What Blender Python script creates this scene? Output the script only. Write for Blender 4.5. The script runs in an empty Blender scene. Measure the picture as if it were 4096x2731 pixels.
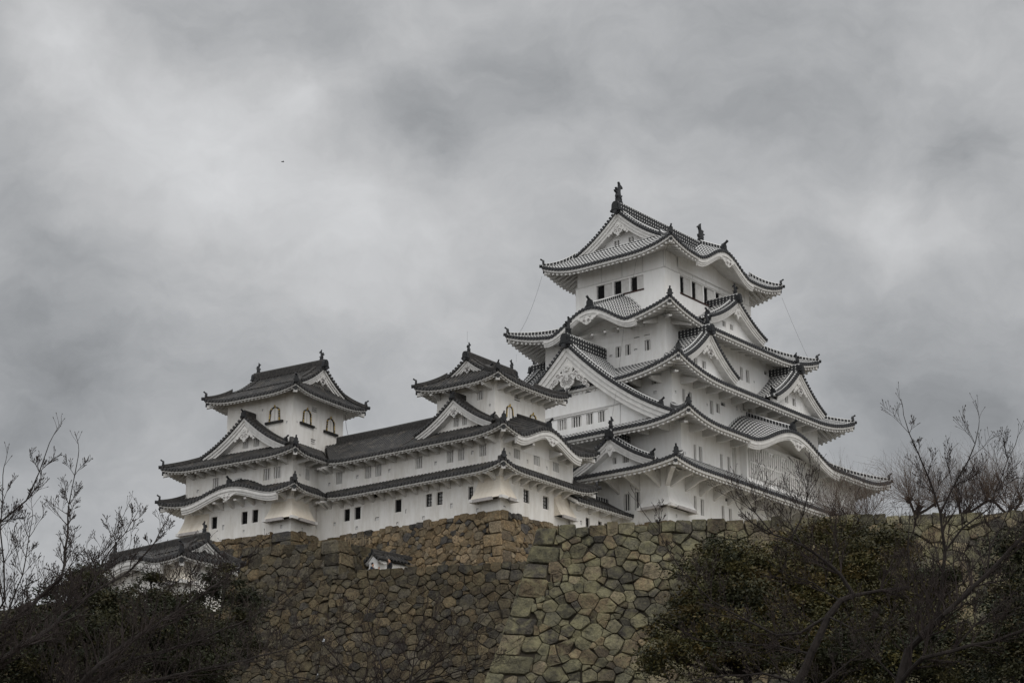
import bpy, math, random
import numpy as np
from mathutils import Vector, Matrix

# ------------------------------------------------------------------ camera, sky, sun
S = bpy.context.scene
COL = S.collection
R = math.radians
cam_d = bpy.data.cameras.new('camera')
cam = bpy.data.objects.new('camera', cam_d)
COL.objects.link(cam)
cam.location = (0, 0, 0)
cam.rotation_euler = (R(90) + 0.3113246, 0, 0)
cam_d.sensor_width = 36.0
cam_d.lens = 36.0 * 8196.085 / 4096.0
cam_d.clip_start = 0.5
cam_d.clip_end = 6000
S.camera = cam
S.render.resolution_x, S.render.resolution_y = 1024, 682
S.view_settings.view_transform = 'Standard'
S.view_settings.look = 'None'
S.view_settings.exposure = 0.12
S.view_settings.gamma = 1.0

SUN_EL, SUN_AZ = R(48), R(150)      # overcast glow from the right, behind the camera
world = bpy.data.worlds.new('World')
S.world = world
world.use_nodes = True


def build_world():
    nt = world.node_tree
    N, L = nt.nodes, nt.links
    N.clear()
    out = N.new('ShaderNodeOutputWorld')
    sky = N.new('ShaderNodeTexSky')
    sky.sky_type = 'NISHITA'
    sky.sun_disc = False
    sky.sun_elevation = SUN_EL
    sky.sun_rotation = SUN_AZ
    bg1 = N.new('ShaderNodeBackground')
    bg1.inputs['Strength'].default_value = 0.05
    L.new(sky.outputs[0], bg1.inputs['Color'])
    tc = N.new('ShaderNodeTexCoord')

    def val(x):
        n = N.new('ShaderNodeValue'); n.outputs[0].default_value = x; return n.outputs[0]

    def mth(op, a, b=None, c=None, clamp=False):
        n = N.new('ShaderNodeMath'); n.operation = op; n.use_clamp = clamp
        for i, x in enumerate((a, b, c)):
            if x is None: continue
            if isinstance(x, (int, float)): n.inputs[i].default_value = x
            else: L.new(x, n.inputs[i])
        return n.outputs[0]
    # warp the direction with noise so cloud edges are ragged
    nz = N.new('ShaderNodeTexNoise'); nz.inputs['Scale'].default_value = 11.0
    nz.inputs['Detail'].default_value = 7.0; nz.inputs['Roughness'].default_value = 0.55
    L.new(tc.outputs['Generated'], nz.inputs['Vector'])
    wp = N.new('ShaderNodeVectorMath'); wp.operation = 'MULTIPLY_ADD'
    sb = N.new('ShaderNodeVectorMath'); sb.operation = 'SUBTRACT'
    L.new(nz.outputs['Color'], sb.inputs[0]); sb.inputs[1].default_value = (.5, .5, .5)
    L.new(sb.outputs[0], wp.inputs[0]); wp.inputs[1].default_value = (.075, .075, .075)
    L.new(tc.outputs['Generated'], wp.inputs[2])
    nm = N.new('ShaderNodeVectorMath'); nm.operation = 'NORMALIZE'
    L.new(wp.outputs[0], nm.inputs[0])
    total = val(0.0)
    for (dx, dy, dz, rad, amp) in CLOUDS:
        v = Vector((dx, dy, dz)).normalized()
        dt = N.new('ShaderNodeVectorMath'); dt.operation = 'DOT_PRODUCT'
        L.new(nm.outputs[0], dt.inputs[0]); dt.inputs[1].default_value = v
        k = 1.0 / (1.0 - math.cos(rad))
        a = mth('SUBTRACT', dt.outputs['Value'], 1.0)
        a = mth('MULTIPLY', a, k)
        a = mth('EXPONENT', a)
        total = mth('MULTIPLY_ADD', a, amp * 1.25, total)
    # fine cloud texture
    n2 = N.new('ShaderNodeTexNoise'); n2.inputs['Scale'].default_value = 16.0
    n2.inputs['Detail'].default_value = 9.0; n2.inputs['Roughness'].default_value = 0.6
    mp = N.new('ShaderNodeMapping'); mp.inputs['Scale'].default_value = (1, 1, 1.7)
    L.new(nm.outputs[0], mp.inputs['Vector']); L.new(mp.outputs[0], n2.inputs['Vector'])
    f = mth('SUBTRACT', n2.outputs['Fac'], 0.5)
    total = mth('MULTIPLY_ADD', f, 0.30, total)
    n3 = N.new('ShaderNodeTexNoise'); n3.inputs['Scale'].default_value = 2.6
    n3.inputs['Detail'].default_value = 4.0
    L.new(mp.outputs[0], n3.inputs['Vector'])
    f = mth('SUBTRACT', n3.outputs['Fac'], 0.5)
    total = mth('MULTIPLY_ADD', f, 0.16, total)
    lum = mth('ADD', total, SKY_BASE)
    # overcast sky is brighter towards the zenith, above the picture
    sep = N.new('ShaderNodeSeparateXYZ'); L.new(tc.outputs['Generated'], sep.inputs[0])
    zz = mth('SUBTRACT', sep.outputs['Z'], 0.52)
    zz = mth('MULTIPLY', zz, 2.4, clamp=True)
    lum = mth('MULTIPLY_ADD', zz, ZENITH, lum)
    # unseen sky behind the viewer, brightened as added frontal fill under the eaves
    bk = mth('SUBTRACT', 0.30, sep.outputs['Y'])
    bk = mth('MULTIPLY', bk, 1.1, clamp=True)
    lum = mth('MULTIPLY_ADD', bk, BACK_FILL, lum)
    lum = mth('MAXIMUM', lum, 0.02)
    # below the horizon: dull
    rmp = N.new('ShaderNodeValToRGB')
    e = rmp.color_ramp.elements
    e[0].position = 0.30; e[0].color = (.935, .965, 1.0, 1)
    e[1].position = 0.50; e[1].color = (.975, .985, 1.0, 1)
    L.new(lum, rmp.inputs[0])
    bg2 = N.new('ShaderNodeBackground')
    L.new(rmp.outputs[0], bg2.inputs['Color']); L.new(lum, bg2.inputs['Strength'])
    mx = N.new('ShaderNodeMixShader'); mx.inputs[0].default_value = 0.95
    L.new(bg1.outputs[0], mx.inputs[1]); L.new(bg2.outputs[0], mx.inputs[2])
    L.new(mx.outputs[0], out.inputs['Surface'])


SKY_BASE = 0.435
ZENITH = 0.65
BACK_FILL = 0.50
# cloud masses: direction (x right, y ahead, z up), angular radius, brightness
CLOUDS = []


def cloud(px, py, rad, amp):
    """px,py: compass bearing and elevation of the cloud in degrees"""
    az, el = R(px), R(py)
    CLOUDS.append((math.sin(az) * math.cos(el), math.cos(az) * math.cos(el), math.sin(el), R(rad), amp))


for c in ((-13.5, 26.3, 2.2, 0.06), (-10.0, 24.5, 2.2, 0.05), (-5.0, 20.5, 3.0, 0.03),
          (-14.1, 25.2, 1.3, 0.08), (-11.2, 23.3, 2.3, 0.07), (-7.9, 24.0, 1.7, 0.08), (-6.3, 24.6, 0.7, 0.09), (-8.4, 21.4, 2.3, 0.06), (-5.5, 20.9, 1.9, 0.05),
          (-2.5, 20.3, 1.9, 0.05), (-0.7, 22.0, 1.3, 0.03), (-10.5, 26.5, 2.1, -0.08), (-6.4, 26.7, 1.3, -0.05), (-3.1, 24.3, 1.5, -0.09), (-1.9, 23.3, 0.9, -0.06),
          (0.7, 25.0, 1.9, -0.06), (4.4, 24.7, 2.1, -0.05), (7.5, 23.3, 1.9, -0.05), (10.3, 24.0, 2.1, -0.05), (13.5, 22.5, 1.7, -0.09), (7.9, 26.2, 3.0, -0.04),
          (4.3, 22.0, 1.5, 0.06), (7.5, 21.9, 1.5, 0.05), (11.0, 21.1, 1.5, 0.09), (13.6, 20.7, 1.5, 0.07), (11.8, 20.0, 1.3, 0.04), (12.7, 17.6, 2.6, -0.05),
          (13.2, 15.1, 2.6, -0.08), (10.5, 16.0, 1.3, -0.04), (-14.6, 21.6, 1.7, -0.05), (-13.6, 19.4, 2.1, -0.05), (-12.5, 16.8, 2.6, -0.07), (-14.1, 14.6, 2.1, -0.08),
          (-8.2, 17.2, 2.6, -0.02), (14.8, 24.7, 1.1, 0.05)):
    cloud(*c)
build_world()

sun_d = bpy.data.lights.new('sun', 'SUN')
sun_d.energy = 0.7
sun_d.angle = R(40)
sun_d.color = (1.0, .94, .86)
sun = bpy.data.objects.new('sun', sun_d)
COL.objects.link(sun)
sun.rotation_euler = (R(90) - SUN_EL, 0, R(180) - SUN_AZ)


# ------------------------------------------------------------------ materials
def mat(name):
    m = bpy.data.materials.new(name)
    m.use_nodes = True
    nt = m.node_tree
    b = nt.nodes['Principled BSDF']
    b.inputs['Roughness'].default_value = 0.85
    b.inputs['Specular IOR Level'].default_value = 0.25
    return m, nt, b


def nd(nt, typ, **kw):
    n = nt.nodes.new(typ)
    for k, v in kw.items(): setattr(n, k, v)
    return n


def noise(nt, scale, detail=4, rough=.55, vec=None):
    n = nd(nt, 'ShaderNodeTexNoise')
    n.inputs['Scale'].default_value = scale; n.inputs['Detail'].default_value = detail
    n.inputs['Roughness'].default_value = rough
    if vec is not None: nt.links.new(vec, n.inputs['Vector'])
    return n


def ramp(nt, src, stops):
    n = nd(nt, 'ShaderNodeValToRGB')
    e = n.color_ramp.elements
    while len(e) < len(stops): e.new(.5)
    for i, (p, c) in enumerate(stops):
        e[i].position = p; e[i].color = (*c, 1) if len(c) == 3 else c
    nt.links.new(src, n.inputs[0])
    return n


def mixc(nt, fac, a, b, typ='MIX'):
    n = nd(nt, 'ShaderNodeMix', data_type='RGBA', blend_type=typ)
    for i, x in ((0, fac), (6, a), (7, b)):
        if isinstance(x, (int, float)): n.inputs[i].default_value = x
        elif isinstance(x, tuple): n.inputs[i].default_value = (*x, 1) if len(x) == 3 else x
        else: nt.links.new(x, n.inputs[i])
    return n.outputs[2]


def m_math(nt, op, a, b=None, c=None, clamp=False):
    n = nd(nt, 'ShaderNodeMath', operation=op, use_clamp=clamp)
    for i, x in enumerate((a, b, c)):
        if x is None: continue
        if isinstance(x, (int, float)): n.inputs[i].default_value = x
        else: nt.links.new(x, n.inputs[i])
    return n.outputs[0]


def plaster(name, base, stain, amt):
    m, nt, b = mat(name)
    tc = nd(nt, 'ShaderNodeTexCoord')
    mp = nd(nt, 'ShaderNodeMapping'); mp.inputs['Scale'].default_value = (1, 1, .22)
    nt.links.new(tc.outputs['Object'], mp.inputs[0])
    n1 = noise(nt, .55, 6, .6, mp.outputs[0]); n2 = noise(nt, 3.0, 5, .6, mp.outputs[0])
    s = m_math(nt, 'MULTIPLY', n1.outputs[0], n2.outputs[0])
    r = ramp(nt, s, [(.18, (0, 0, 0)), (.42, (1, 1, 1))])
    f = m_math(nt, 'MULTIPLY', r.outputs[0], amt)
    c = mixc(nt, f, base, stain)
    nt.links.new(c, b.inputs['Base Color'])
    b.inputs['Roughness'].default_value = .9
    return m


def flat(name, col, var=.25, scale=6, rough=.8):
    m, nt, b = mat(name)
    tc = nd(nt, 'ShaderNodeTexCoord')
    n1 = noise(nt, scale, 5, .6, tc.outputs['Object'])
    r = ramp(nt, n1.outputs[0], [(.3, tuple(x * (1 - var) for x in col)), (.7, tuple(min(1, x * (1 + var)) for x in col))])
    nt.links.new(r.outputs[0], b.inputs['Base Color'])
    b.inputs['Roughness'].default_value = rough
    return m


def tile_old():
    m, nt, b = mat('tile_old')
    tc = nd(nt, 'ShaderNodeTexCoord')
    uv = nd(nt, 'ShaderNodeUVMap'); sp = nd(nt, 'ShaderNodeSeparateXYZ'); nt.links.new(uv.outputs[0], sp.inputs[0])
    n1 = noise(nt, 1.2, 6, .65, tc.outputs['Object'])
    wn = nd(nt, 'ShaderNodeTexWhiteNoise', noise_dimensions='3D')
    sn = nd(nt, 'ShaderNodeVectorMath', operation='SNAP'); sn.inputs[1].default_value = (.3, .3, .22)
    nt.links.new(tc.outputs['Object'], sn.inputs[0]); nt.links.new(sn.outputs[0], wn.inputs['Vector'])
    r1 = ramp(nt, n1.outputs[0], [(.3, (.026, .027, .028)), (.55, (.050, .048, .046)), (.75, (.105, .092, .072))])
    r2 = ramp(nt, wn.outputs['Value'], [(0, (.45, .45, .47)), (.85, (1.1, 1.08, 1.05)), (1, (1.9, 1.85, 1.75))])
    c = mixc(nt, .75, r1.outputs[0], r2.outputs[0], 'MULTIPLY')
    # joint between tiles along the slope
    fr = m_math(nt, 'FRACT', m_math(nt, 'DIVIDE', sp.outputs[1], .30))
    j = m_math(nt, 'GREATER_THAN', fr, .86)
    c = mixc(nt, m_math(nt, 'MULTIPLY', j, .55), c, (.012, .012, .012))
    nt.links.new(c, b.inputs['Base Color'])
    b.inputs['Roughness'].default_value = .55
    return m


def tile_plastered(name='tile_plastered'):
    """dark tile whose joints and rib edges are pointed with white plaster; uv: x across the rib 0..1, y metres down the slope"""
    m, nt, b = mat(name)
    uv = nd(nt, 'ShaderNodeUVMap'); sp = nd(nt, 'ShaderNodeSeparateXYZ'); nt.links.new(uv.outputs[0], sp.inputs[0])
    tc = nd(nt, 'ShaderNodeTexCoord')
    n1 = noise(nt, 2.0, 5, .6, tc.outputs['Object'])
    dark = ramp(nt, n1.outputs[0], [(.3, (.035, .037, .04)), (.7, (.075, .075, .075))])
    fr = m_math(nt, 'FRACT', m_math(nt, 'DIVIDE', sp.outputs[1], .36))
    j = m_math(nt, 'GREATER_THAN', fr, .62)
    ex = m_math(nt, 'ABSOLUTE', m_math(nt, 'SUBTRACT', sp.outputs[0], .5))
    e = m_math(nt, 'GREATER_THAN', ex, .36)
    w = m_math(nt, 'MAXIMUM', j, e)
    c = mixc(nt, w, dark.outputs[0], (.62, .62, .61))
    nt.links.new(c, b.inputs['Base Color'])
    b.inputs['Roughness'].default_value = .6
    return m


def ridge_plastered():
    m, nt, b = mat('ridge_plastered')
    uv = nd(nt, 'ShaderNodeUVMap'); sp = nd(nt, 'ShaderNodeSeparateXYZ'); nt.links.new(uv.outputs[0], sp.inputs[0])
    fr = m_math(nt, 'FRACT', sp.outputs[0])
    j = m_math(nt, 'LESS_THAN', fr, .2)
    t = m_math(nt, 'MULTIPLY', m_math(nt, 'GREATER_THAN', sp.outputs[1], .80), m_math(nt, 'LESS_THAN', sp.outputs[1], .985))
    t2 = m_math(nt, 'LESS_THAN', sp.outputs[1], .10)
    w = m_math(nt, 'MAXIMUM', j, m_math(nt, 'MAXIMUM', t, t2))
    c = mixc(nt, w, (.035, .036, .038), (.60, .60, .59))
    nt.links.new(c, b.inputs['Base Color'])
    return m


def ridge_main():
    """tall ridge: dark courses dotted with white plaster"""
    m, nt, b = mat('ridge_main')
    uv = nd(nt, 'ShaderNodeUVMap'); sp = nd(nt, 'ShaderNodeSeparateXYZ'); nt.links.new(uv.outputs[0], sp.inputs[0])
    fr = m_math(nt, 'FRACT', sp.outputs[0])
    row = m_math(nt, 'FRACT', m_math(nt, 'MULTIPLY', sp.outputs[1], 3.0))
    d = m_math(nt, 'MULTIPLY', m_math(nt, 'LESS_THAN', fr, .3), m_math(nt, 'LESS_THAN', m_math(nt, 'ABSOLUTE', m_math(nt, 'SUBTRACT', row, .5)), .22))
    t = m_math(nt, 'GREATER_THAN', sp.outputs[1], .93)
    c = mixc(nt, m_math(nt, 'MAXIMUM', d, t), (.032, .033, .035), (.5, .5, .49))
    nt.links.new(c, b.inputs['Base Color'])
    return m


def stone(name, lichen, amt, dark):
    m, nt, b = mat(name)
    at = nd(nt, 'ShaderNodeVertexColor', layer_name='Col')
    tc = nd(nt, 'ShaderNodeTexCoord')
    n1 = noise(nt, 1.6, 8, .68, tc.outputs['Object']); n2 = noise(nt, 7, 8, .75, tc.outputs['Object'])
    n3 = noise(nt, .5, 5, .6, tc.outputs['Object'])
    c = mixc(nt, 1.0, at.outputs[0], ramp(nt, n2.outputs[0], [(.34, (.30, .30, .30)), (.50, (.95, .95, .95)), (.66, (1.6, 1.55, 1.45))]).outputs[0], 'MULTIPLY')
    f = ramp(nt, n1.outputs[0], [(.45, (0, 0, 0)), (.66, (1, 1, 1))])
    c = mixc(nt, m_math(nt, 'MULTIPLY', f.outputs[0], amt), c, lichen)
    f2 = ramp(nt, n3.outputs[0], [(.42, (0, 0, 0)), (.7, (1, 1, 1))])
    c = mixc(nt, m_math(nt, 'MULTIPLY', f2.outputs[0], dark), c, (.025, .024, .022))
    nt.links.new(c, b.inputs['Base Color'])
    bp = nd(nt, 'ShaderNodeBump'); bp.inputs['Strength'].default_value = .9; bp.inputs['Distance'].default_value = .12
    nt.links.new(n2.outputs[0], bp.inputs['Height']); nt.links.new(bp.outputs[0], b.inputs['Normal'])
    b.inputs['Roughness'].default_value = .95
    return m


def attr_mat(name, rough=.8, mul=1.0, trans=0):
    m, nt, b = mat(name)
    at = nd(nt, 'ShaderNodeVertexColor', layer_name='Col')
    nt.links.new(at.outputs[0], b.inputs['Base Color'])
    b.inputs['Roughness'].default_value = rough
    return m


M = {}
M['white'] = plaster('plaster_white', (.82, .815, .80), (.56, .53, .48), .42)
M['cream'] = plaster('plaster_weathered', (.79, .775, .745), (.46, .42, .35), .55)
M['tan'] = plaster('plaster_aged', (.72, .67, .585), (.48, .40, .30), .55)
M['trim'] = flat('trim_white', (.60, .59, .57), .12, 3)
M['grey'] = flat('ledge_grey', (.36, .34, .33), .15, 3)
M['tile_old'] = tile_old()
M['tile_new'] = tile_plastered()
M['ridge_new'] = ridge_plastered()
M['ridge_main'] = ridge_main()
M['ridge_old'] = flat('ridge_old', (.036, .034, .032), .7, 7, .7)
M['dark'] = flat('tile_end', (.020, .021, .022), .4, 5, .5)
M['disc_old'] = flat('tile_disc_old', (.045, .044, .044), .6, 4, .55)
M['disc_new'] = flat('tile_disc_new', (.036, .037, .040), .4, 4, .5)
M['bronze'] = flat('ornament_dark', (.02, .021, .023), .4, 4, .45)
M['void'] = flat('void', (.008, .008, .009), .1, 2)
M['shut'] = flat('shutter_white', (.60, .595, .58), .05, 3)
M['shut_shaded'] = flat('shutter_shaded', (.22, .215, .205), .15, 3)  # white shutter with the recess shade behind the bars put into its colour
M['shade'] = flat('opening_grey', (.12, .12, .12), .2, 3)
M['wood'] = flat('wood_brown', (.045, .022, .018), .3, 6)
M['iron'] = flat('iron_dark', (.018, .017, .017), .3, 6)
M['lacq'] = flat('lacquer_black', (.012, .011, .010), .2, 6, .4)
M['gold'] = flat('gold_worn', (.42, .30, .09), .35, 9, .45)
M['stone_b'] = stone('stone_brown', (.26, .23, .16), .35, .25)
M['stone_g'] = stone('stone_lichen', (.26, .24, .135), .7, .6)
M['stone_m'] = stone('stone_mossy', (.17, .15, .09), .45, .5)
M['gap'] = flat('stone_gap', (.040, .034, .025), .4, 3, .95)
M['bark'] = flat('bark', (.022, .018, .016), .45, 14, .95)
M['twig'] = flat('twig', (.030, .023, .021), .35, 9, .95)
M['leaf'] = attr_mat('leaf', .6)
M['shoot'] = flat('young_shoot', (.085, .062, .048), .35, 9, .95)
M['soil'] = flat('soil', (.06, .05, .035), .5, .6, .95)
M['gravel'] = flat('pale_gravel', (.36, .33, .27), .2, 4, .95)
M['bamboo'] = flat('bamboo', (.24, .19, .12), .3, 8)
M['coat'] = flat('coat_black', (.012, .013, .016), .3, 5)
M['coat2'] = flat('coat_navy', (.02, .035, .055), .3, 5)
M['coat3'] = flat('coat_red', (.22, .03, .03), .3, 5)
M['skin'] = flat('skin', (.42, .25, .17), .1, 5)
M['hair'] = flat('hair', (.010, .009, .008), .2, 5)


# ------------------------------------------------------------------ mesh builder
class MB:
    def __init__(self):
        self.v = []; self.f = []; self.m = []; self.uv = []; self.mats = []; self.col = []; self.has_col = False

    def mi(self, k):
        if k not in self.mats: self.mats.append(k)
        return self.mats.index(k)

    def face(self, pts, k, uvs=None, col=None):
        n = len(self.v)
        self.v.extend(tuple(p) for p in pts)
        self.f.append(tuple(range(n, n + len(pts))))
        self.m.append(self.mi(k))
        self.uv.extend(uvs if uvs else [(.5, .1)] * len(pts))
        if col is not None: self.has_col = True
        self.col.extend([col or (1, 1, 1)] * len(pts))

    def grid(self, P, k, uv=None, flip=False):
        for i in range(len(P) - 1):
            for j in range(len(P[0]) - 1):
                q = [P[i][j], P[i + 1][j], P[i + 1][j + 1], P[i][j + 1]]
                u = [uv[i][j], uv[i + 1][j], uv[i + 1][j + 1], uv[i][j + 1]] if uv else None
                if flip: q.reverse(); u = u[::-1] if u else None
                self.face(q, k, u)

    def hexa(self, a, k):
        """8 corners: bottom 0-3, top 4-7"""
        for q in ((3, 2, 1, 0), (4, 5, 6, 7), (0, 1, 5, 4), (1, 2, 6, 5), (2, 3, 7, 6), (3, 0, 4, 7)):
            self.face([a[i] for i in q], k)

    def box(self, x0, x1, y0, y1, z0, z1, k):
        self.hexa([(x0, y0, z0), (x1, y0, z0), (x1, y1, z0), (x0, y1, z0), (x0, y0, z1), (x1, y0, z1), (x1, y1, z1), (x0, y1, z1)], k)

    def tube(self, pts, rad, k, n=6, caps=True, col=None):
        pts = [Vector(p) for p in pts]
        rings = []
        up = Vector((.13, .21, .97))
        for i, p in enumerate(pts):
            a = pts[max(i - 1, 0)]; b = pts[min(i + 1, len(pts) - 1)]
            d = (b - a).normalized() if (b - a).length > 1e-9 else Vector((0, 0, 1))
            x = d.cross(up)
            if x.length < .05: x = d.cross(Vector((1, .2, 0)))
            x.normalize(); y = d.cross(x)
            r = rad[i] if hasattr(rad, '__len__') else rad
            rings.append([p + x * (r * math.cos(2 * math.pi * j / n)) + y * (r * math.sin(2 * math.pi * j / n)) for j in range(n)])
        for i in range(len(rings) - 1):
            for j in range(n):
                self.face([rings[i][j], rings[i][(j + 1) % n], rings[i + 1][(j + 1) % n], rings[i + 1][j]], k, None, col)
        if caps:
            self.face(rings[0][::-1], k, None, col); self.face(rings[-1], k, None, col)

    def prism(self, poly, axis_o, ax, ay, az, th, k):
        """poly in (x,y) of frame ax, ay at axis_o, extruded along az by th"""
        o = Vector(axis_o); ax = Vector(ax); ay = Vector(ay); az = Vector(az)
        a = [o + ax * p[0] + ay * p[1] for p in poly]; b = [p + az * th for p in a]
        self.face(a[::-1], k); self.face(b, k)
        for i in range(len(a)):
            j = (i + 1) % len(a)
            self.face([a[i], a[j], b[j], b[i]], k)

    def build(self, name, parent=None, zb=None, smooth=False):
        if zb is None: zb = ZB(parent)
        me = bpy.data.meshes.new(name)
        me.from_pydata([(p[0], p[1], p[2] - zb) for p in self.v], [], self.f)
        for k in self.mats: me.materials.append(M[k])
        me.polygons.foreach_set('material_index', self.m)
        uvl = me.uv_layers.new(name='UVMap')
        uvl.data.foreach_set('uv', np.array(self.uv, dtype=np.float32).ravel())
        if self.has_col:
            ca = me.color_attributes.new('Col', 'FLOAT_COLOR', 'CORNER')
            c = np.ones((len(self.col), 4), np.float32); c[:, :3] = np.array(self.col, np.float32)
            ca.data.foreach_set('color', c.ravel())
        if smooth: me.shade_smooth()
        me.update()
        o = bpy.data.objects.new(name, me)
        COL.objects.link(o)
        if parent is not None: o.parent = parent
        return o


def ZB(o):
    while o is not None:
        if 'zbase' in ZBASE and o.name in ZBASE['zbase']: return ZBASE['zbase'][o.name]
        o = o.parent
    return 0.0


ZBASE = {'zbase': {}}


def tag(o, label, cat, group=None, kind=None):
    if label: o['label'] = label
    if cat: o['category'] = cat
    if group: o['group'] = group
    if kind: o['kind'] = kind
    return o


def thing(name, loc, rz, label, cat, group=None):
    o = bpy.data.objects.new(name, None)
    COL.objects.link(o)
    o.location = loc; o.rotation_euler = (0, 0, rz)
    o.empty_display_size = .5
    ZBASE['zbase'][o.name] = loc[2]
    return tag(o, label, cat, group)


def inst(src_mesh, name, parent, loc, rz=0, sc=1.0, tilt=0):
    o = bpy.data.objects.new(name, src_mesh)
    COL.objects.link(o)
    o.parent = parent
    o.location = (loc[0], loc[1], loc[2] - ZB(parent))
    o.rotation_euler = (tilt, 0, rz)
    o.scale = (sc, sc, sc) if not hasattr(sc, '__len__') else sc
    return o


def mesh_only(mb, name):
    o = mb.build(name, None, 0)
    me = o.data
    bpy.data.objects.remove(o)
    return me


# ------------------------------------------------------------------ shared ornaments
def make_finial():
    """demon-face ridge end tile seen from its front (-Y): bell plate, side curls and round horn tile"""
    b = MB()
    poly = [(-.30, 0), (-.40, -.02), (-.42, .08), (-.33, .13), (-.27, .15), (-.27, .42), (-.22, .55), (-.12, .63), (.12, .63), (.22, .55), (.27, .42), (.27, .15),
            (.33, .13), (.42, .08), (.40, -.02), (.30, 0)]
    b.prism(poly, (0, .1, 0), (1, 0, 0), (0, 0, 1), (0, -1, 0), .22, 'bronze')
    b.prism([(x * .7, .08 + y * .75) for x, y in poly], (0, -.11, 0), (1, 0, 0), (0, 0, 1), (0, -1, 0), .05, 'dark')
    b.tube([(0, .05, .58), (0, -.18, .66), (0, -.40, .82)], [.10, .10, .115], 'bronze', 8)
    return mesh_only(b, 'ridge_end_tile')


def make_plate():
    b = MB()
    poly = [(-.30, 0), (-.38, -.02), (-.38, .07), (-.28, .13), (-.26, .42), (-.20, .55), (-.10, .62), (.10, .62), (.20, .55), (.26, .42), (.28, .13), (.38, .07), (.38, -.02), (.30, 0)]
    b.prism(poly, (0, .15, 0), (1, 0, 0), (0, 0, 1), (0, -1, 0), .26, 'bronze')
    b.prism([(x * .7, .08 + y * .75) for x, y in poly], (0, -.10, 0), (1, 0, 0), (0, 0, 1), (0, -1, 0), .05, 'dark')
    b.tube([(0, .1, -.10), (0, -.20, -.10)], .13, 'disc_new', 8)
    return mesh_only(b, 'ridge_end_tile')


FINIAL = make_finial()
PLATE = make_plate()


def make_shachi():
    """roof fish: head down on the ridge, body rising, tail fin up; built in the x-z plane, +x towards the ridge middle"""
    b = MB()
    sp = [(0.0, 0, 0), (-.06, 0, .25), (-.05, 0, .55), (.0, 0, .85), (.06, 0, 1.10), (.16, 0, 1.36)]
    rr = [.36, .38, .32, .25, .21, .17]
    rings = []
    for (x, y, z), r in zip(sp, rr):
        rings.append([Vector((x * 1.5 + r * 1.15 * math.cos(a), r * .85 * math.sin(a), z)) for a in [2 * math.pi * i / 8 for i in range(8)]])
    for i in range(len(rings) - 1):
        for j in range(8):
            b.face([rings[i][j], rings[i][(j + 1) % 8], rings[i + 1][(j + 1) % 8], rings[i + 1][j]], 'bronze')
    b.face(rings[-1], 'bronze')

    def fin(poly, th=.26):
        poly = [(x * 1.55, z) for x, z in poly]
        b.prism(poly, (0, th / 2, 0), (1, 0, 0), (0, 0, 1), (0, -1, 0), th, 'bronze')
    fin([(-.05, 1.2), (.0, 1.45), (.02, 1.72), (-.02, 2.0), (.10, 1.86), (.17, 1.66), (.28, 1.62), (.38, 1.50), (.42, 1.32), (.32, 1.42), (.24, 1.36), (.20, 1.18), (.08, 1.05)])
    fin([(-.18, .80), (-.30, .95), (-.36, 1.22), (-.26, 1.12), (-.16, 1.25), (-.10, 1.0)])
    fin([(-.20, .55), (-.42, .66), (-.50, .86), (-.36, .80), (-.24, .88), (-.15, .72)])
    fin([(.18, .35), (.36, .55), (.33, .30), (.26, .18)])
    b.box(-.34, .34, -.24, .24, -.35, .04, 'bronze')
    b.box(-.40, .40, -.28, .28, -.50, -.33, 'bronze')
    return mesh_only(b, 'fish_ornament')


SHACHI = make_shachi()


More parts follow.
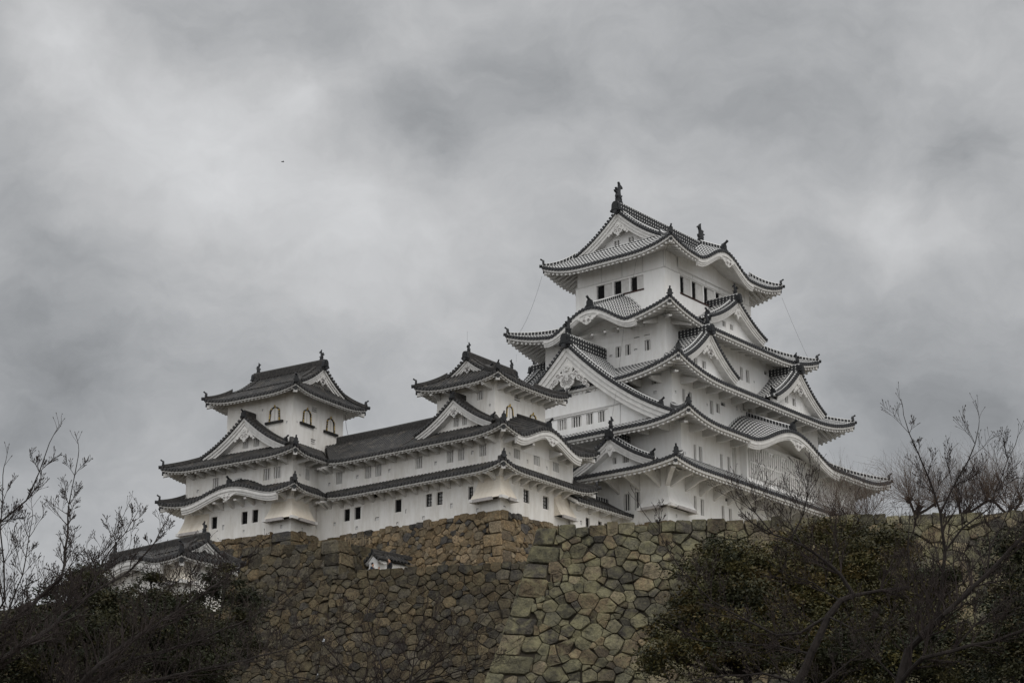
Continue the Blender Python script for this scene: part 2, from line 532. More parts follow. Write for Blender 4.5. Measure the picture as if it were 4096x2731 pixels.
def gegyo_mesh(kind):
    """white plaster pendant under a gable apex; front faces -Y, hangs below z=0"""
    b = MB()

    def disc(x, z, r, th, n=12, y0=0):
        b.prism([(x + r * math.cos(2 * math.pi * i / n), z + r * math.sin(2 * math.pi * i / n)) for i in range(n)], (0, y0, 0), (1, 0, 0), (0, 0, 1), (0, -1, 0), th, 'trim')

    def curl(x, z, r, sgn):
        pts = []
        for i in range(13):
            a = i / 12 * 1.6 * math.pi * sgn + (math.pi if sgn < 0 else 0)
            q = r * (1 - .55 * i / 12)
            pts.append((x + q * math.cos(a), -.11, z + q * math.sin(a)))
        b.tube(pts, .035, 'grey', 4)
    if kind == 'big':
        b.prism([(-.5, -.1), (0, .45), (.5, -.1), (.38, -.7), (-.38, -.7)], (0, 0, 0), (1, 0, 0), (0, 0, 1), (0, -1, 0), .10, 'trim')
        for x, z, r in ((-.42, -.78, .34), (.42, -.78, .34), (-.30, -1.2, .30), (.30, -1.2, .30), (0, -1.0, .42), (0, -1.5, .28), (0, -1.72, .14)):
            disc(x, z, r, .11)
        for s in (-1, 1):
            for x, z, r in ((.78, -.62, .28), (1.05, -.95, .26), (1.30, -1.15, .20), (1.55, -1.45, .20), (1.8, -1.72, .14)):
                disc(s * x, z, r, .09)
                curl(s * x, z, r * .62, s)
            curl(s * .42, -.78, .22, s); curl(s * .30, -1.22, .19, -s)
        for i in range(6):
            a = i * math.pi / 3
            disc(.17 * math.cos(a), -.12 + .17 * math.sin(a), .11, .19, 8)
            disc(.11 * math.cos(a), -.92 + .11 * math.sin(a), .075, .16, 8)
    elif kind == 'mid':
        b.prism([(-.3, 0), (0, .3), (.3, 0), (.26, -.4), (-.26, -.4)], (0, 0, 0), (1, 0, 0), (0, 0, 1), (0, -1, 0), .10, 'trim')
        for x, z, r in ((-.18, -.5, .24), (.18, -.5, .24), (0, -.68, .2), (0, -.86, .10)):
            disc(x, z, r, .10)
        for s in (-1, 1):
            for x, z, r in ((.5, -.34, .17), (.7, -.55, .14), (.88, -.75, .10)):
                disc(s * x, z, r, .08)
            curl(s * .18, -.5, .15, s)
        for i in range(6):
            a = i * math.pi / 3
            disc(.10 * math.cos(a), -.06 + .10 * math.sin(a), .065, .17, 8)
    elif kind == 'star':
        b.prism([(-.22, .2), (.22, .2), (.34, -.12), (.46, -.42), (.22, -.36), (.12, -.52), (0, -.74), (-.12, -.52), (-.22, -.36), (-.46, -.42), (-.34, -.12)], (0, 0, 0), (1, 0, 0), (0, 0, 1), (0, -1, 0), .10, 'trim')
        for i in range(6):
            a = i * math.pi / 3
            disc(.10 * math.cos(a), -.08 + .10 * math.sin(a), .065, .17, 8)
    else:                                   # wide pendant under a curved gable
        for s in (-1, 1):
            for x, z, r in ((.16, -.16, .18), (.40, -.04, .13), (.60, .03, .10), (.78, .08, .07)):
                disc(s * x, z, r, .08)
            curl(s * .16, -.16, .10, s)
        disc(0, -.26, .17, .10)
        disc(0, -.0, .13, .10)
    return mesh_only(b, 'pendant_ornament')


GEGYO = {k: gegyo_mesh(k) for k in ('big', 'mid', 'star', 'wide')}


# ------------------------------------------------------------------ roofs
class Style:
    def __init__(s, new):
        s.new = new
        s.tile = 'tile_new' if new else 'tile_old'
        s.disc = 'disc_new' if new else 'disc_old'
        s.ridge = 'ridge_new' if new else 'ridge_old'
        s.main = 'ridge_main' if new else 'ridge_old'
        s.raf = .42 if new else .33
        s.sp = .30
        s.es = 1.0 if new else .60
        s.rr = .125 if new else .12


NEW, OLD = Style(True), Style(False)


def kara_b(s, c, hw):
    x = (s - c) / hw
    if abs(x) >= 1: return 0.0
    return (0.5 + 0.5 * math.cos(math.pi * x)) ** .92


class Side:
    """one sloping side of a hipped roof; s runs along the eave, v from eave (0) to the top (1)"""

    def __init__(q, A, t, m, L, d, ze, zt, hA, hB, up=0.7, Lu=4.0, kara=None, c=.32, upA=True, upB=True):
        q.A = Vector((A[0], A[1])); q.t = Vector(t); q.m = Vector(m)
        q.L, q.d, q.ze, q.zt, q.hA, q.hB, q.up = L, d, ze, zt, hA, hB, up
        q.Lu = min(Lu, L * .48); q.kara = kara; q.c = c; q.upA, q.upB = upA, upB

    def tip(q, s, v):
        a = 0
        if q.upA: a += max(0, 1 - max(0, s - q.hA * v) / q.Lu) ** 2.2
        if q.upB: a += max(0, 1 - max(0, q.L - q.hB * v - s) / q.Lu) ** 2.2
        return q.up * a * max(0, 1 - v) ** 1.4

    def z(q, s, v):
        g = (1 - q.c) * v + q.c * v * v
        z = q.ze + (q.zt - q.ze) * g + q.tip(s, v)
        if q.kara:
            c, hw, H = q.kara
            b = kara_b(s, c, hw)
            if b > 0: z = max(z, q.ze + H * b + .05 * q.d * v + .40 * b * v * q.d)
        return z

    def p(q, s, v, dz=0.0, out=0.0):
        P = q.A + q.t * s + q.m * (q.d * v - out)
        return Vector((P.x, P.y, q.z(s, v) + dz))

    def kb(q, s):
        return kara_b(s, q.kara[0], q.kara[1]) if q.kara else 0


def roof_tiles(b, q, st, ribs=True):
    ns = max(3, int(q.L / (.35 if q.kara else .6))); nv = 6
    sl = math.hypot(q.d, q.zt - q.ze)
    P = []; UV = []
    for i in range(ns + 1):
        row = []; ur = []
        for j in range(nv + 1):
            v = j / nv
            s = q.hA * v + (q.L - (q.hA + q.hB) * v) * i / ns
            row.append(q.p(s, v, .07)); ur.append((.5, sl * v + .1))
        P.append(row); UV.append(ur)
    b.grid(P, st.tile, UV)
    for i in range(ns):                                   # lip of the pan tiles
        s0, s1 = q.L * i / ns, q.L * (i + 1) / ns
        b.face([q.p(s0, 0, -.02), q.p(s1, 0, -.02), q.p(s1, 0, .09), q.p(s0, 0, .09)], 'dark')
    if not ribs: return
    s = st.sp * .5
    s_lo = min(0, q.hA); s_hi = q.L - min(0, q.hB)
    n = int((s_hi - s_lo) / st.sp)
    w = st.rr
    for i in range(n + 1):
        s = s_lo + st.sp * (i + .5)
        if s > s_hi: break
        v0, v1 = 0.0, 1.0
        if q.hA > 0: v1 = min(v1, s / q.hA)
        if q.hB > 0: v1 = min(v1, (q.L - s) / q.hB)
        if s < 0: v0 = s / q.hA
        if s > q.L: v0 = (q.L - s) / q.hB
        if v1 - v0 < .03: continue
        k = max(2, int(6 * (v1 - v0) + .99))
        prev = None
        for j in range(k + 1):
            v = v0 + (v1 - v0) * j / k
            a = q.p(s - w, v, .05); c = q.p(s + w, v, .05); e = q.p(s - w * .6, v, .05 + w * 1.25); f = q.p(s + w * .6, v, .05 + w * 1.25)
            u = sl * v
            cur = ([a, e, f, c], u)
            if prev:
                (A, U) = prev
                for m, (x0, x1) in enumerate(((0, .3), (.3, .7), (.7, 1))):
                    b.face([A[m], A[m + 1], cur[0][m + 1], cur[0][m]], st.tile, [(x0, U), (x1, U), (x1, u), (x0, u)])
            prev = cur
        if v0 == 0:
            r = w * 1.12
            c = q.p(s, 0, .05 + w * .35, .05); tt = Vector((q.t.x, q.t.y, 0)); mm = Vector((q.m.x, q.m.y, 0))
            ring = [c + tt * (r * math.cos(a)) + Vector((0, 0, r * math.sin(a))) for a in [2 * math.pi * x / 8 for x in range(8)]]
            b.face(ring[::-1], st.disc)
            for x in range(8):
                y = (x + 1) % 8
                b.face([ring[x], ring[y], ring[y] + mm * .12, ring[x] + mm * .12], 'dark')


SOF = .45            # slope of the plastered soffit


def eave(b, q, st, ov, kstart=True):
    """white fascia, soffit and rafters below the tile edge"""
    e_ = st.es
    ns = max(4, int(q.L / .3))
    sA = 1 if q.hA > 0 else (-1 if q.hA < 0 else 0)
    sB = 1 if q.hB > 0 else (-1 if q.hB < 0 else 0)

    def line(off, dz, flat_mix=0.0, slope=0.0):
        out = []
        for i in range(ns + 1):
            s0 = q.L * i / ns
            s = sA * off + (q.L - (sA + sB) * off) * i / ns
            z = q.ze + q.tip(s0, 0) * (1 - .55 * min(1, off / max(ov, .1)) * slope) + (q.kara[2] * q.kb(s0) if q.kara else 0)
            P = q.A + q.t * s + q.m * off
            rise = slope * SOF * off * (1 - q.kb(s0))
            out.append(Vector((P.x, P.y, z + dz + rise)))
        return out
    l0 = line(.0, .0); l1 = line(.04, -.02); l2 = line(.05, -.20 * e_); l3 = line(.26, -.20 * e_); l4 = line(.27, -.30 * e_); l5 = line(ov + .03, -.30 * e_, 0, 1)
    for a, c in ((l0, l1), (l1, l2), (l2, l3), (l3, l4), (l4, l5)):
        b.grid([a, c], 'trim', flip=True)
    # rafters
    n = int((q.L - .3) / st.raf)
    w = st.raf * .21
    for i in range(n + 1):
        s = .15 + (q.L - .3 - n * st.raf) / 2 + st.raf * i
        if q.kara and abs(s - q.kara[0]) < q.kara[1] * 1.02: continue
        ln = ov
        if sA > 0: ln = min(ln, s)
        if sB > 0: ln = min(ln, q.L - s)
        if ln < .25: continue
        z0 = q.ze + q.tip(s, 0) - .30 * e_ + SOF * .14; z1 = q.ze + q.tip(s, 0) * (1 - .55 * ln / ov) - .30 * e_ + SOF * ln
        A = []
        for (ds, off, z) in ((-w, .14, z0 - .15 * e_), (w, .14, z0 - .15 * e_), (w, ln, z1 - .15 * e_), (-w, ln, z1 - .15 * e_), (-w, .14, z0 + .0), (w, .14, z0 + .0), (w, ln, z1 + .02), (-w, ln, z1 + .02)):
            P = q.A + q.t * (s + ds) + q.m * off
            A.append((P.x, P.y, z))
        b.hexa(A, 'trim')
    if q.kara:                                             # curved bargeboard in steps
        c, hw, H = q.kara
        ra = [c - hw * 1.06 + hw * 2.12 * i / 40 for i in range(41)]

        def kl(off, dz, squeeze=0):
            o = []
            for s in ra:
                x = abs(s - c) / hw
                P = q.A + q.t * s + q.m * off
                o.append(Vector((P.x, P.y, q.ze + q.tip(s, 0) + H * q.kb(s) + dz - squeeze * max(0, 1 - x * 1.2))))
            return o
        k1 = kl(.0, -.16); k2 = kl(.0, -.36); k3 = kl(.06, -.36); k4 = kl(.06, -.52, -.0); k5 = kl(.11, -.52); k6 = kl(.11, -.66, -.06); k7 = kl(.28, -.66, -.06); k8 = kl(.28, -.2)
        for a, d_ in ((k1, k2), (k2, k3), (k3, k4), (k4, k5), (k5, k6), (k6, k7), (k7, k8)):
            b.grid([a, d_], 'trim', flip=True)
        rw = [q.A + q.t * s + q.m * (ov + .01) for s in ra]           # wall under the curved gable
        b.grid([[Vector((P.x, P.y, q.ze - .5)) for P in rw], [Vector((P.x, P.y, q.ze + q.tip(s, 0) * .45 - .12 + SOF * ov * (1 - q.kb(s)) + H * q.kb(s))) for P, s in zip(rw, ra)]], 'white')
        for kk, i in ((0, 0), (1, -1)):
            b.face([k1[i], k2[i], k3[i], k4[i], k5[i], k6[i], k7[i], k8[i]], 'trim')


def sweep(b, pts, w, h, k, rep=.30, cap=True, h0=0.0, taper=None):
    """ridge of rectangular section with a rounded cap along pts"""
    pts = [Vector(p) for p in pts]
    prev = None; u = 0
    for i, p in enumerate(pts):
        a = pts[max(0, i - 1)]; c = pts[min(len(pts) - 1, i + 1)]
        d = (c - a); d.z = 0
        d.normalize(); n = Vector((-d.y, d.x, 0))
        if i: u += (p - pts[i - 1]).length / rep
        hh = h * (taper[0] + (taper[1] - taper[0]) * i / (len(pts) - 1) if taper else 1)
        sec = [p + n * (w / 2) + Vector((0, 0, h0)), p + n * (w / 2) + Vector((0, 0, hh * .82)), p + n * (w * .3) + Vector((0, 0, hh)),
               p - n * (w * .3) + Vector((0, 0, hh)), p - n * (w / 2) + Vector((0, 0, hh * .82)), p - n * (w / 2) + Vector((0, 0, h0))]
        vv = [0, .82, 1, 1, .82, 0]
        if prev:
            for m in range(5):
                b.face([prev[0][m], sec[m], sec[m + 1], prev[0][m + 1]], k, [(prev[1], vv[m]), (u, vv[m]), (u, vv[m + 1]), (prev[1], vv[m + 1])])
        prev = (sec, u)
        if cap and i in (0, len(pts) - 1): b.face(sec, 'dark')


def hip_roof(parent, rect, inner, ze, zt, ov, st, up=.7, Lu=4.0, kara={}, sides='WSEN', corners=('SW', 'SE', 'NW', 'NE'), ends={}, c=.32, name='roof', fin_sc=1.0, Lmax=None, ovd=None):
    """rect=(x0,x1,y0,y1) of the eaves, inner the same at the top; returns the roof object"""
    x0, x1, y0, y1 = rect; a0, a1, b0, b1 = inner
    defs = {'W': ((x0, y1), (0, -1), (1, 0), y1 - y0, a0 - x0, y1 - b1, b0 - y0),
            'S': ((x0, y0), (1, 0), (0, 1), x1 - x0, b0 - y0, a0 - x0, x1 - a1),
            'E': ((x1, y0), (0, 1), (-1, 0), y1 - y0, x1 - a1, b0 - y0, y1 - b1),
            'N': ((x1, y1), (-1, 0), (0, -1), x1 - x0, y1 - b1, x1 - a1, a0 - x0)}
    tb, eb = MB(), MB()
    S_ = {}
    cn = {'W': ('NW', 'SW'), 'S': ('SW', 'SE'), 'E': ('SE', 'NE'), 'N': ('NE', 'NW')}
    for k in sides:
        A, t, m, L, d, hA, hB = defs[k]
        uA, uB = cn[k][0] in corners, cn[k][1] in corners
        if k in ends:                                      # shortened side: (s_start, s_end, hA, hB)
            e = ends[k]
            A = (A[0] + t[0] * e[0], A[1] + t[1] * e[0])
            L = e[1] - e[0]; hA = hA if e[2] is None else e[2]; hB = hB if e[3] is None else e[3]
        q = Side(A, t, m, L, d, ze, zt, hA, hB, up, Lu, kara.get(k), c, uA, uB)
        S_[k] = q
        roof_tiles(tb, q, st, ribs=(k in 'WS'))
        eave(eb, q, st, ov if not ovd or k not in ovd else ovd[k])
    roof = tb.build(name, parent)
    # corner beams under the tips
    for cc in corners:
        k = {'SW': 'S', 'SE': 'E', 'NE': 'N', 'NW': 'W'}[cc]
        if k not in S_: k = {'SW': 'W', 'SE': 'S', 'NE': 'E', 'NW': 'N'}[cc]
        sx = 1 if 'W' in cc else -1; sy = 1 if 'S' in cc else -1
        px, py = (x0 if sx > 0 else x1), (y0 if sy > 0 else y1)
        d = Vector((sx, sy, 0)).normalized(); n = Vector((-d.y, d.x, 0)) * .13
        z0 = ze + up - .32; z1 = ze + up * .5 - .30 + SOF * ov
        A = []
        for off, z in ((.22, z0), (ov * 1.41, z1)):
            for h in (-.26, 0.0):
                for sg in (-1, 1):
                    A.append(Vector((px, py, z + h)) + d * off + n * sg)
        eb.hexa([A[0], A[1], A[5], A[4], A[2], A[3], A[7], A[6]], 'trim')
        tip = Vector((px, py, z0 + .02)) + d * .12
        eb.tube([tip, tip + d * .35], .14, 'dark', 8)
    ea = eb.build('eave', roof)
    # hip ridges
    for cc in corners:
        k = 'W' if 'W' in cc else 'E'
        if k not in S_: continue
        q = S_[k]
        atA = (cc in ('NW', 'SE'))
        pts = []
        for j in range(13):
            v = .02 + .98 * j / 12
            s = q.hA * v if atA else q.L - q.hB * v
            pts.append(q.p(s, v, .12))
        rb = MB()
        hh = .42 if st.new else .36
        sweep(rb, pts, .34, hh, st.ridge, .28, True, 0, (.62, 1.0))
        # corner tip tile
        dd = (pts[0] - pts[2]); dd.normalize()
        rb.tube([pts[0] + Vector((0, 0, .06)), pts[0] + dd * .24 + Vector((0, 0, .07))], .13, 'bronze', 8)
        rg = rb.build('hip_ridge', roof)
        az = math.atan2(dd.y, dd.x) + math.pi / 2
        inst(FINIAL, 'ridge_end_tile', roof, pts[0] + Vector((0, 0, .16)) - dd * .10, az, .62 * fin_sc * (1 if st.new else .85))
    return roof, S_


def gable_curve(t, c=.38):
    return (1 + c) * t - c * t * t


def gable(parent, O, a, m, apex, base, hw, depth, st, kind, wall=True, holes=(), over=.55, wallback=.30, ridge_h=.55, shachi=None, far_end=False, ext=1.06, c=.38, rib_sides=(-1, 1),
          board=.62, name='gable', kud=True, wall_base=None, fin=True, gz=-.62, gsc=1.0, wmat='white', ridge_w=.45, onto=None):
    """a gabled roof on a facade.  O=(x,y) on the facade plane under the apex, a=unit vector along the facade (seen from outside
    to the right), m=unit vector into the building.  apex/base heights of the white bargeboard edge, hw half width."""
    O = Vector((O[0], O[1], 0)); a = Vector((*a, 0)); m = Vector((*m, 0))

    def P(x, y, z): return O + a * x + m * y + Vector((0, 0, z))

    def prof(t): return apex - (apex - base) * gable_curve(t, c)
    T = [ext * i / 14 for i in range(15)]
    tb = MB()
    y0, y1 = -over, depth
    sl = math.hypot(hw, apex - base)
    for sg in (-1, 1):
        G = [[P(sg * hw * t, y, prof(t) + .10) for y in (y0, (y0 + y1) / 2, y1)] for t in T]
        tb.grid(G, st.tile, [[(.5, sl * t + .1)] * 3 for t in T], flip=(sg > 0))
        # under side of the overhang
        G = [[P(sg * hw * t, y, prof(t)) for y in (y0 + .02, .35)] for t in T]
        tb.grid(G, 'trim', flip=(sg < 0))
        if sg in rib_sides:
            n = int((y1 - 1.0) / st.sp)
            w = st.rr
            for i in range(n + 1):
                y = y0 + 1.05 + i * st.sp
                if y > y1: break
                prev = None
                for t in T[::2]:
                    sec = [P(sg * hw * t, y - w, prof(t) + .08), P(sg * hw * t, y - w * .6, prof(t) + .08 + w * 1.25), P(sg * hw * t, y + w * .6, prof(t) + .08 + w * 1.25), P(sg * hw * t, y + w, prof(t) + .08)]
                    u = sl * t
                    if prev:
                        for k, (q0, q1) in enumerate(((0, .3), (.3, .7), (.7, 1))):
                            tb.face([prev[0][k], prev[0][k + 1], sec[k + 1], sec[k]], st.tile, [(q0, prev[1]), (q1, prev[1]), (q1, u), (q0, u)])
                    prev = (sec, u)
        # short tiles across the rake with round ends
        nt = int(sl * 1.12 * ext / .30)
        for end in ((0, 1) if far_end else (0,)):
            ya, yb = (y0 - .06, y0 + .62) if end == 0 else (y1 + .06, y1 - .62)
            for i in range(nt):
                t = (i + .4) / nt * ext
                dt = .01
                dv = (P(sg * hw * (t + dt), 0, prof(t + dt)) - P(sg * hw * t, 0, prof(t))).normalized()
                nv = dv.cross(m); nv = nv if nv.z > 0 else -nv
                cc = P(sg * hw * t, 0, prof(t)) + nv * .13
                r = .115
                r0 = [cc + m * ya + dv * (r * math.cos(q)) + nv * (r * math.sin(q)) for q in [2 * math.pi * x / 8 for x in range(8)]]
                r1 = [x + m * (yb - ya) for x in r0]
                if end == 1: r0, r1 = r0, r1
                tb.face(r0, st.disc)
                for x in range(8):
                    y = (x + 1) % 8
                    tb.face([r0[x], r1[x], r1[y], r0[y]], st.tile, [(.5, 0), (.5, .6), (.5, .6), (.5, 0)])
            # lip
            for i in range(14):
                tb.face([P(sg * hw * T[i], y0 if end == 0 else y1, prof(T[i]) - .02), P(sg * hw * T[i + 1], y0 if end == 0 else y1, prof(T[i + 1]) - .02),
                         P(sg * hw * T[i + 1], y0 if end == 0 else y1, prof(T[i + 1]) + .12), P(sg * hw * T[i], y0 if end == 0 else y1, prof(T[i]) + .12)], 'dark')
    roof = tb.build('gable_roof' if onto is None else onto, parent)
    # ridge
    rb = MB()
    rz = apex + .18
    sweep(rb, [P(0, y0 - .02, rz - .1), P(0, (y0 + y1) / 2, rz - .1), P(0, y1 + (.02 if far_end else .4), rz - .1)], ridge_w, ridge_h + .1, st.main if ridge_h > .4 else st.ridge, .32)
    rb.build('ridge', roof)
    azo = math.atan2(-m.y, -m.x) + math.pi / 2
    for end in ((0, 1) if far_end else (0,)):
        yy = y0 - .06 if end == 0 else y1 + .06
        ss = 1 if end == 0 else -1
        if fin: inst(PLATE if shachi else FINIAL, 'ridge_end_tile', roof, P(0, yy, rz - .12), azo + (0 if end == 0 else math.pi), (ridge_h + .12) / (.66 if shachi else .8))
        if shachi:
            o = inst(SHACHI, 'fish_ornament', roof, P(0, yy + ss * .38, rz + ridge_h + shachi * .42), math.atan2(m.y, m.x) + (0 if end == 0 else math.pi), shachi)
    # descending ridges
    if kud:
        for sg in (-1, 1):
            kb_ = MB()
            te = .86
            pts = [P(sg * hw * t, y0 + .78, prof(t) + .16) for t in [te * (1 - i / 10) + .02 for i in range(11)]]
            sweep(kb_, pts, .30, .30 if st.new else .26, st.ridge, .28)
            kb_.build('hip_ridge', roof)
            dd = (pts[0] - pts[2]); az = math.atan2(dd.y, dd.x) + math.pi / 2
            inst(FINIAL, 'ridge_end_tile', roof, pts[0], az, .72 if st.new else .62)
    # bargeboards and wall
    gb = MB()
    dzs = math.hypot(1, (apex - base) / hw)

    def band(d0, d1, yf, yb_, tmax=1.0, k='trim'):
        """board between depths d0,d1 below the rake"""
        for sg in (-1, 1):
            tt = [tmax * i / 14 for i in range(15)]
            o = [P(sg * hw * t, yf, prof(t) - d0 * dzs * (1 - .25 * t)) for t in tt]
            i_ = [P(sg * hw * t, yf, prof(t) - d1 * dzs * (1 - .25 * t)) for t in tt]
            ib = [P(sg * hw * t, yb_, prof(t) - d1 * dzs * (1 - .25 * t)) for t in tt]
            gb.grid([o, i_], k, flip=(sg > 0)); gb.grid([i_, ib], k, flip=(sg > 0))
            gb.face([o[-1], i_[-1], ib[-1], P(sg * hw * tmax, yb_, prof(tmax))], k)
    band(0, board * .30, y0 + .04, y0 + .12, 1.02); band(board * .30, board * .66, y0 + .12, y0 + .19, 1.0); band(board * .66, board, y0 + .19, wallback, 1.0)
    if wall:
        wb = (base - .25) if wall_base is None else wall_base

        def inner(x):
            t = min(1, abs(x) / hw)
            return prof(t) - board * .5 * dzs * (1 - .25 * t)
        xs = set(hw * 1.0 * (i / 12 - 1) for i in range(25))
        for h in holes: xs.add(h[0]); xs.add(h[1])
        xs = sorted(xs)
        for i in range(len(xs) - 1):
            xa, xb = xs[i], xs[i + 1]
            if xb - xa < 1e-4: continue
            xm = (xa + xb) / 2
            hs = sorted([h for h in holes if h[0] - 1e-4 < xm < h[1] + 1e-4], key=lambda h: h[2])
            z = wb; lo = (z, z)
            for h in hs:
                gb.face([P(xa, wallback, lo[0]), P(xb, wallback, lo[1]), P(xb, wallback, h[2]), P(xa, wallback, h[2])], wmat)
                lo = (h[3], h[3])
            ta, tb_ = max(lo[0], inner(xa)), max(lo[1], inner(xb))
            gb.face([P(xa, wallback, lo[0]), P(xb, wallback, lo[1]), P(xb, wallback, tb_), P(xa, wallback, ta)], wmat)
        for h in holes:
            jamb(gb, lambda x, z, d: P(x, wallback + d, z), h[0], h[1], h[2], h[3], .22, wmat)
    gp = gb.build(name, parent)
    if kind:
        inst(GEGYO[kind], 'pendant_ornament', gp, P(0, y0 + .20, apex + gz * gsc), azo, gsc)
    for h in holes:
        bar_window(gp, lambda x, z, d: P(x, wallback + d, z), h)
    return gp, roof, P


# ------------------------------------------------------------------ walls and windows
def jamb(b, F, u0, u1, z0, z1, d, k):
    b.face([F(u0, z0, 0), F(u0, z1, 0), F(u0, z1, d), F(u0, z0, d)], k)
    b.face([F(u1, z0, 0), F(u1, z0, d), F(u1, z1, d), F(u1, z1, 0)], k)
    b.face([F(u0, z0, 0), F(u0, z0, d), F(u1, z0, d), F(u1, z0, 0)], k)
    b.face([F(u0, z1, 0), F(u1, z1, 0), F(u1, z1, d), F(u0, z1, d)], k)


def quadbox(b, F, u0, u1, z0, z1, d0, d1, k):
    b.hexa([F(u0, z0, d0), F(u1, z0, d0), F(u1, z0, d1), F(u0, z0, d1), F(u0, z1, d0), F(u1, z1, d0), F(u1, z1, d1), F(u0, z1, d1)], k)


def bar_window(parent, F, h, d=.22):
    """h=(u0,u1,z0,z1,kind[,n])"""
    u0, u1, z0, z1, kind = h[:5]
    w = u1 - u0
    b = MB()
    back = MB()
    if kind in ('bars', 'barsdark', 'barsmid'):
        n = h[5] if len(h) > 5 else max(2, int(round(w / .19)) - 0)
        bw = w / (n * 2 + 1) * (1.15 if kind == 'bars' else 1.0)
        for i in range(n):
            c = u0 + w * (i + .5 + .0) / n
            quadbox(b, F, c - bw / 2, c + bw / 2, z0, z1, .05, .17 if kind == 'bars' else .10, 'trim')
        bk = {'bars': 'shut_shaded', 'barsmid': 'shade', 'barsdark': 'void'}[kind]  # gaps between the bars get their shade from the back colour
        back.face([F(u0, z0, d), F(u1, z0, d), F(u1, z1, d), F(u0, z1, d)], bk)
    elif kind in ('iron', 'irondark'):
        for i in range(3):
            c = u0 + w * (i + .5) / 3
            quadbox(b, F, c - .018, c + .018, z0, z1, .14, .17, 'iron')
        for i in range(4):
            c = z0 + (z1 - z0) * (i + .35) / 3.8
            quadbox(b, F, u0 + .02, u1 - .02, c - .02, c + .02, .125, .14, 'iron')
        for e in (u0 + .03, u1 - .03): quadbox(b, F, e - .025, e + .025, z0, z1, .13, .18, 'iron')
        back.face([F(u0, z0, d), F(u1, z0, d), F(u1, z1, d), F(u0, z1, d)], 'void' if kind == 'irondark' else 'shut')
    elif kind == 'vent':
        for i in range(2):
            c = z0 + (z1 - z0) * (i + .8) / 2.3
            quadbox(b, F, u0, u1, c - .05, c + .05, .06, .16, 'trim')
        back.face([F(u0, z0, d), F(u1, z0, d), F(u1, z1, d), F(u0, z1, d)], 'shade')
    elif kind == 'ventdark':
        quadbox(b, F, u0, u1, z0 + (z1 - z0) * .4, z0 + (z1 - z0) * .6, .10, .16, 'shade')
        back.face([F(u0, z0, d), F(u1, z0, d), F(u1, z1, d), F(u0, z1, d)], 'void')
    elif kind == 'loop':
        quadbox(b, F, u0 + .03, u1 - .03, z0, z1 - .05, .03, .05, 'shut')
        back.face([F(u0, z0, .055), F(u1, z0, .055), F(u1, z1, .055), F(u0, z1, .055)], 'shade')
        o = b.build('loophole', parent); back.build('shutter', o)
        return o
    elif kind == 'slide':                              # dark gap with bars beside a white sliding panel and a post
        k = h[5]                                       # +1: dark gap at high-u end, -1 at low-u end
        ug = w * .44
        g0, g1 = (u1 - ug, u1) if k > 0 else (u0, u0 + ug)
        p0, p1 = (u0, u1 - ug) if k > 0 else (u0 + ug, u1)
        quadbox(b, F, p0, p1, z0, z1, .12, .18, 'trim')
        for i in range(4):
            c = g0 + (g1 - g0) * (i + .5) / 4
            quadbox(b, F, c - .014, c + .014, z0, z1, .15, .17, 'iron')
        for i in range(2):
            c = z0 + (z1 - z0) * (i + 1) / 3
            quadbox(b, F, g0, g1, c - .012, c + .012, .135, .15, 'iron')
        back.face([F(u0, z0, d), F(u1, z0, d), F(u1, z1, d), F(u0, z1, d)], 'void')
    o = b.build('window', parent)
    back.build('shutter', o)
    return o


def wall_face(b, O, a, nout, u0, u1, z0, z1, holes, k, depth=.22):
    """vertical face; O plan origin, a unit along u, nout outward"""
    O = Vector((O[0], O[1], 0)); a = Vector((*a, 0)); n = Vector((*nout, 0))

    def F(u, z, d): return O + a * u - n * d + Vector((0, 0, z))
    us = sorted(set([u0, u1] + [h[0] for h in holes] + [h[1] for h in holes]))
    zs = sorted(set([z0, z1] + [h[2] for h in holes] + [h[3] for h in holes]))
    us = [u for u in us if u0 - 1e-6 <= u <= u1 + 1e-6]; zs = [z for z in zs if z0 - 1e-6 <= z <= z1 + 1e-6]
    for i in range(len(us) - 1):
        for j in range(len(zs) - 1):
            um, zm = (us[i] + us[i + 1]) / 2, (zs[j] + zs[j + 1]) / 2
            if any(h[0] < um < h[1] and h[2] < zm < h[3] for h in holes): continue
            b.face([F(us[i], zs[j], 0), F(us[i + 1], zs[j], 0), F(us[i + 1], zs[j + 1], 0), F(us[i], zs[j + 1], 0)], k)
    for h in holes:
        jamb(b, F, h[0], h[1], h[2], h[3], .055 if h[4] == 'loop' else depth, k)
    return F


def storey(parent, x0, x1, y0, y1, z0, z1, W=(), S_=(), k='white', name='storey_wall', east=True):
    """W windows in y, S windows in x"""
    b = MB()
    FW = wall_face(b, (x0, 0), (0, 1), (-1, 0), y0, y1, z0, z1, list(W), k)
    FS = wall_face(b, (0, y0), (1, 0), (0, -1), x0, x1, z0, z1, list(S_), k)
    b.face([(x1, y0, z0), (x1, y1, z0), (x1, y1, z1), (x1, y0, z1)], k)
    b.face([(x1, y1, z0), (x0, y1, z0), (x0, y1, z1), (x1, y1, z1)], k)
    b.face([(x0, y0, z1), (x1, y0, z1), (x1, y1, z1), (x0, y1, z1)], k)
    o = b.build(name, parent)
    for h in W: bar_window(o, FW, h)
    for h in S_: bar_window(o, FS, h)
    return o, FW, FS


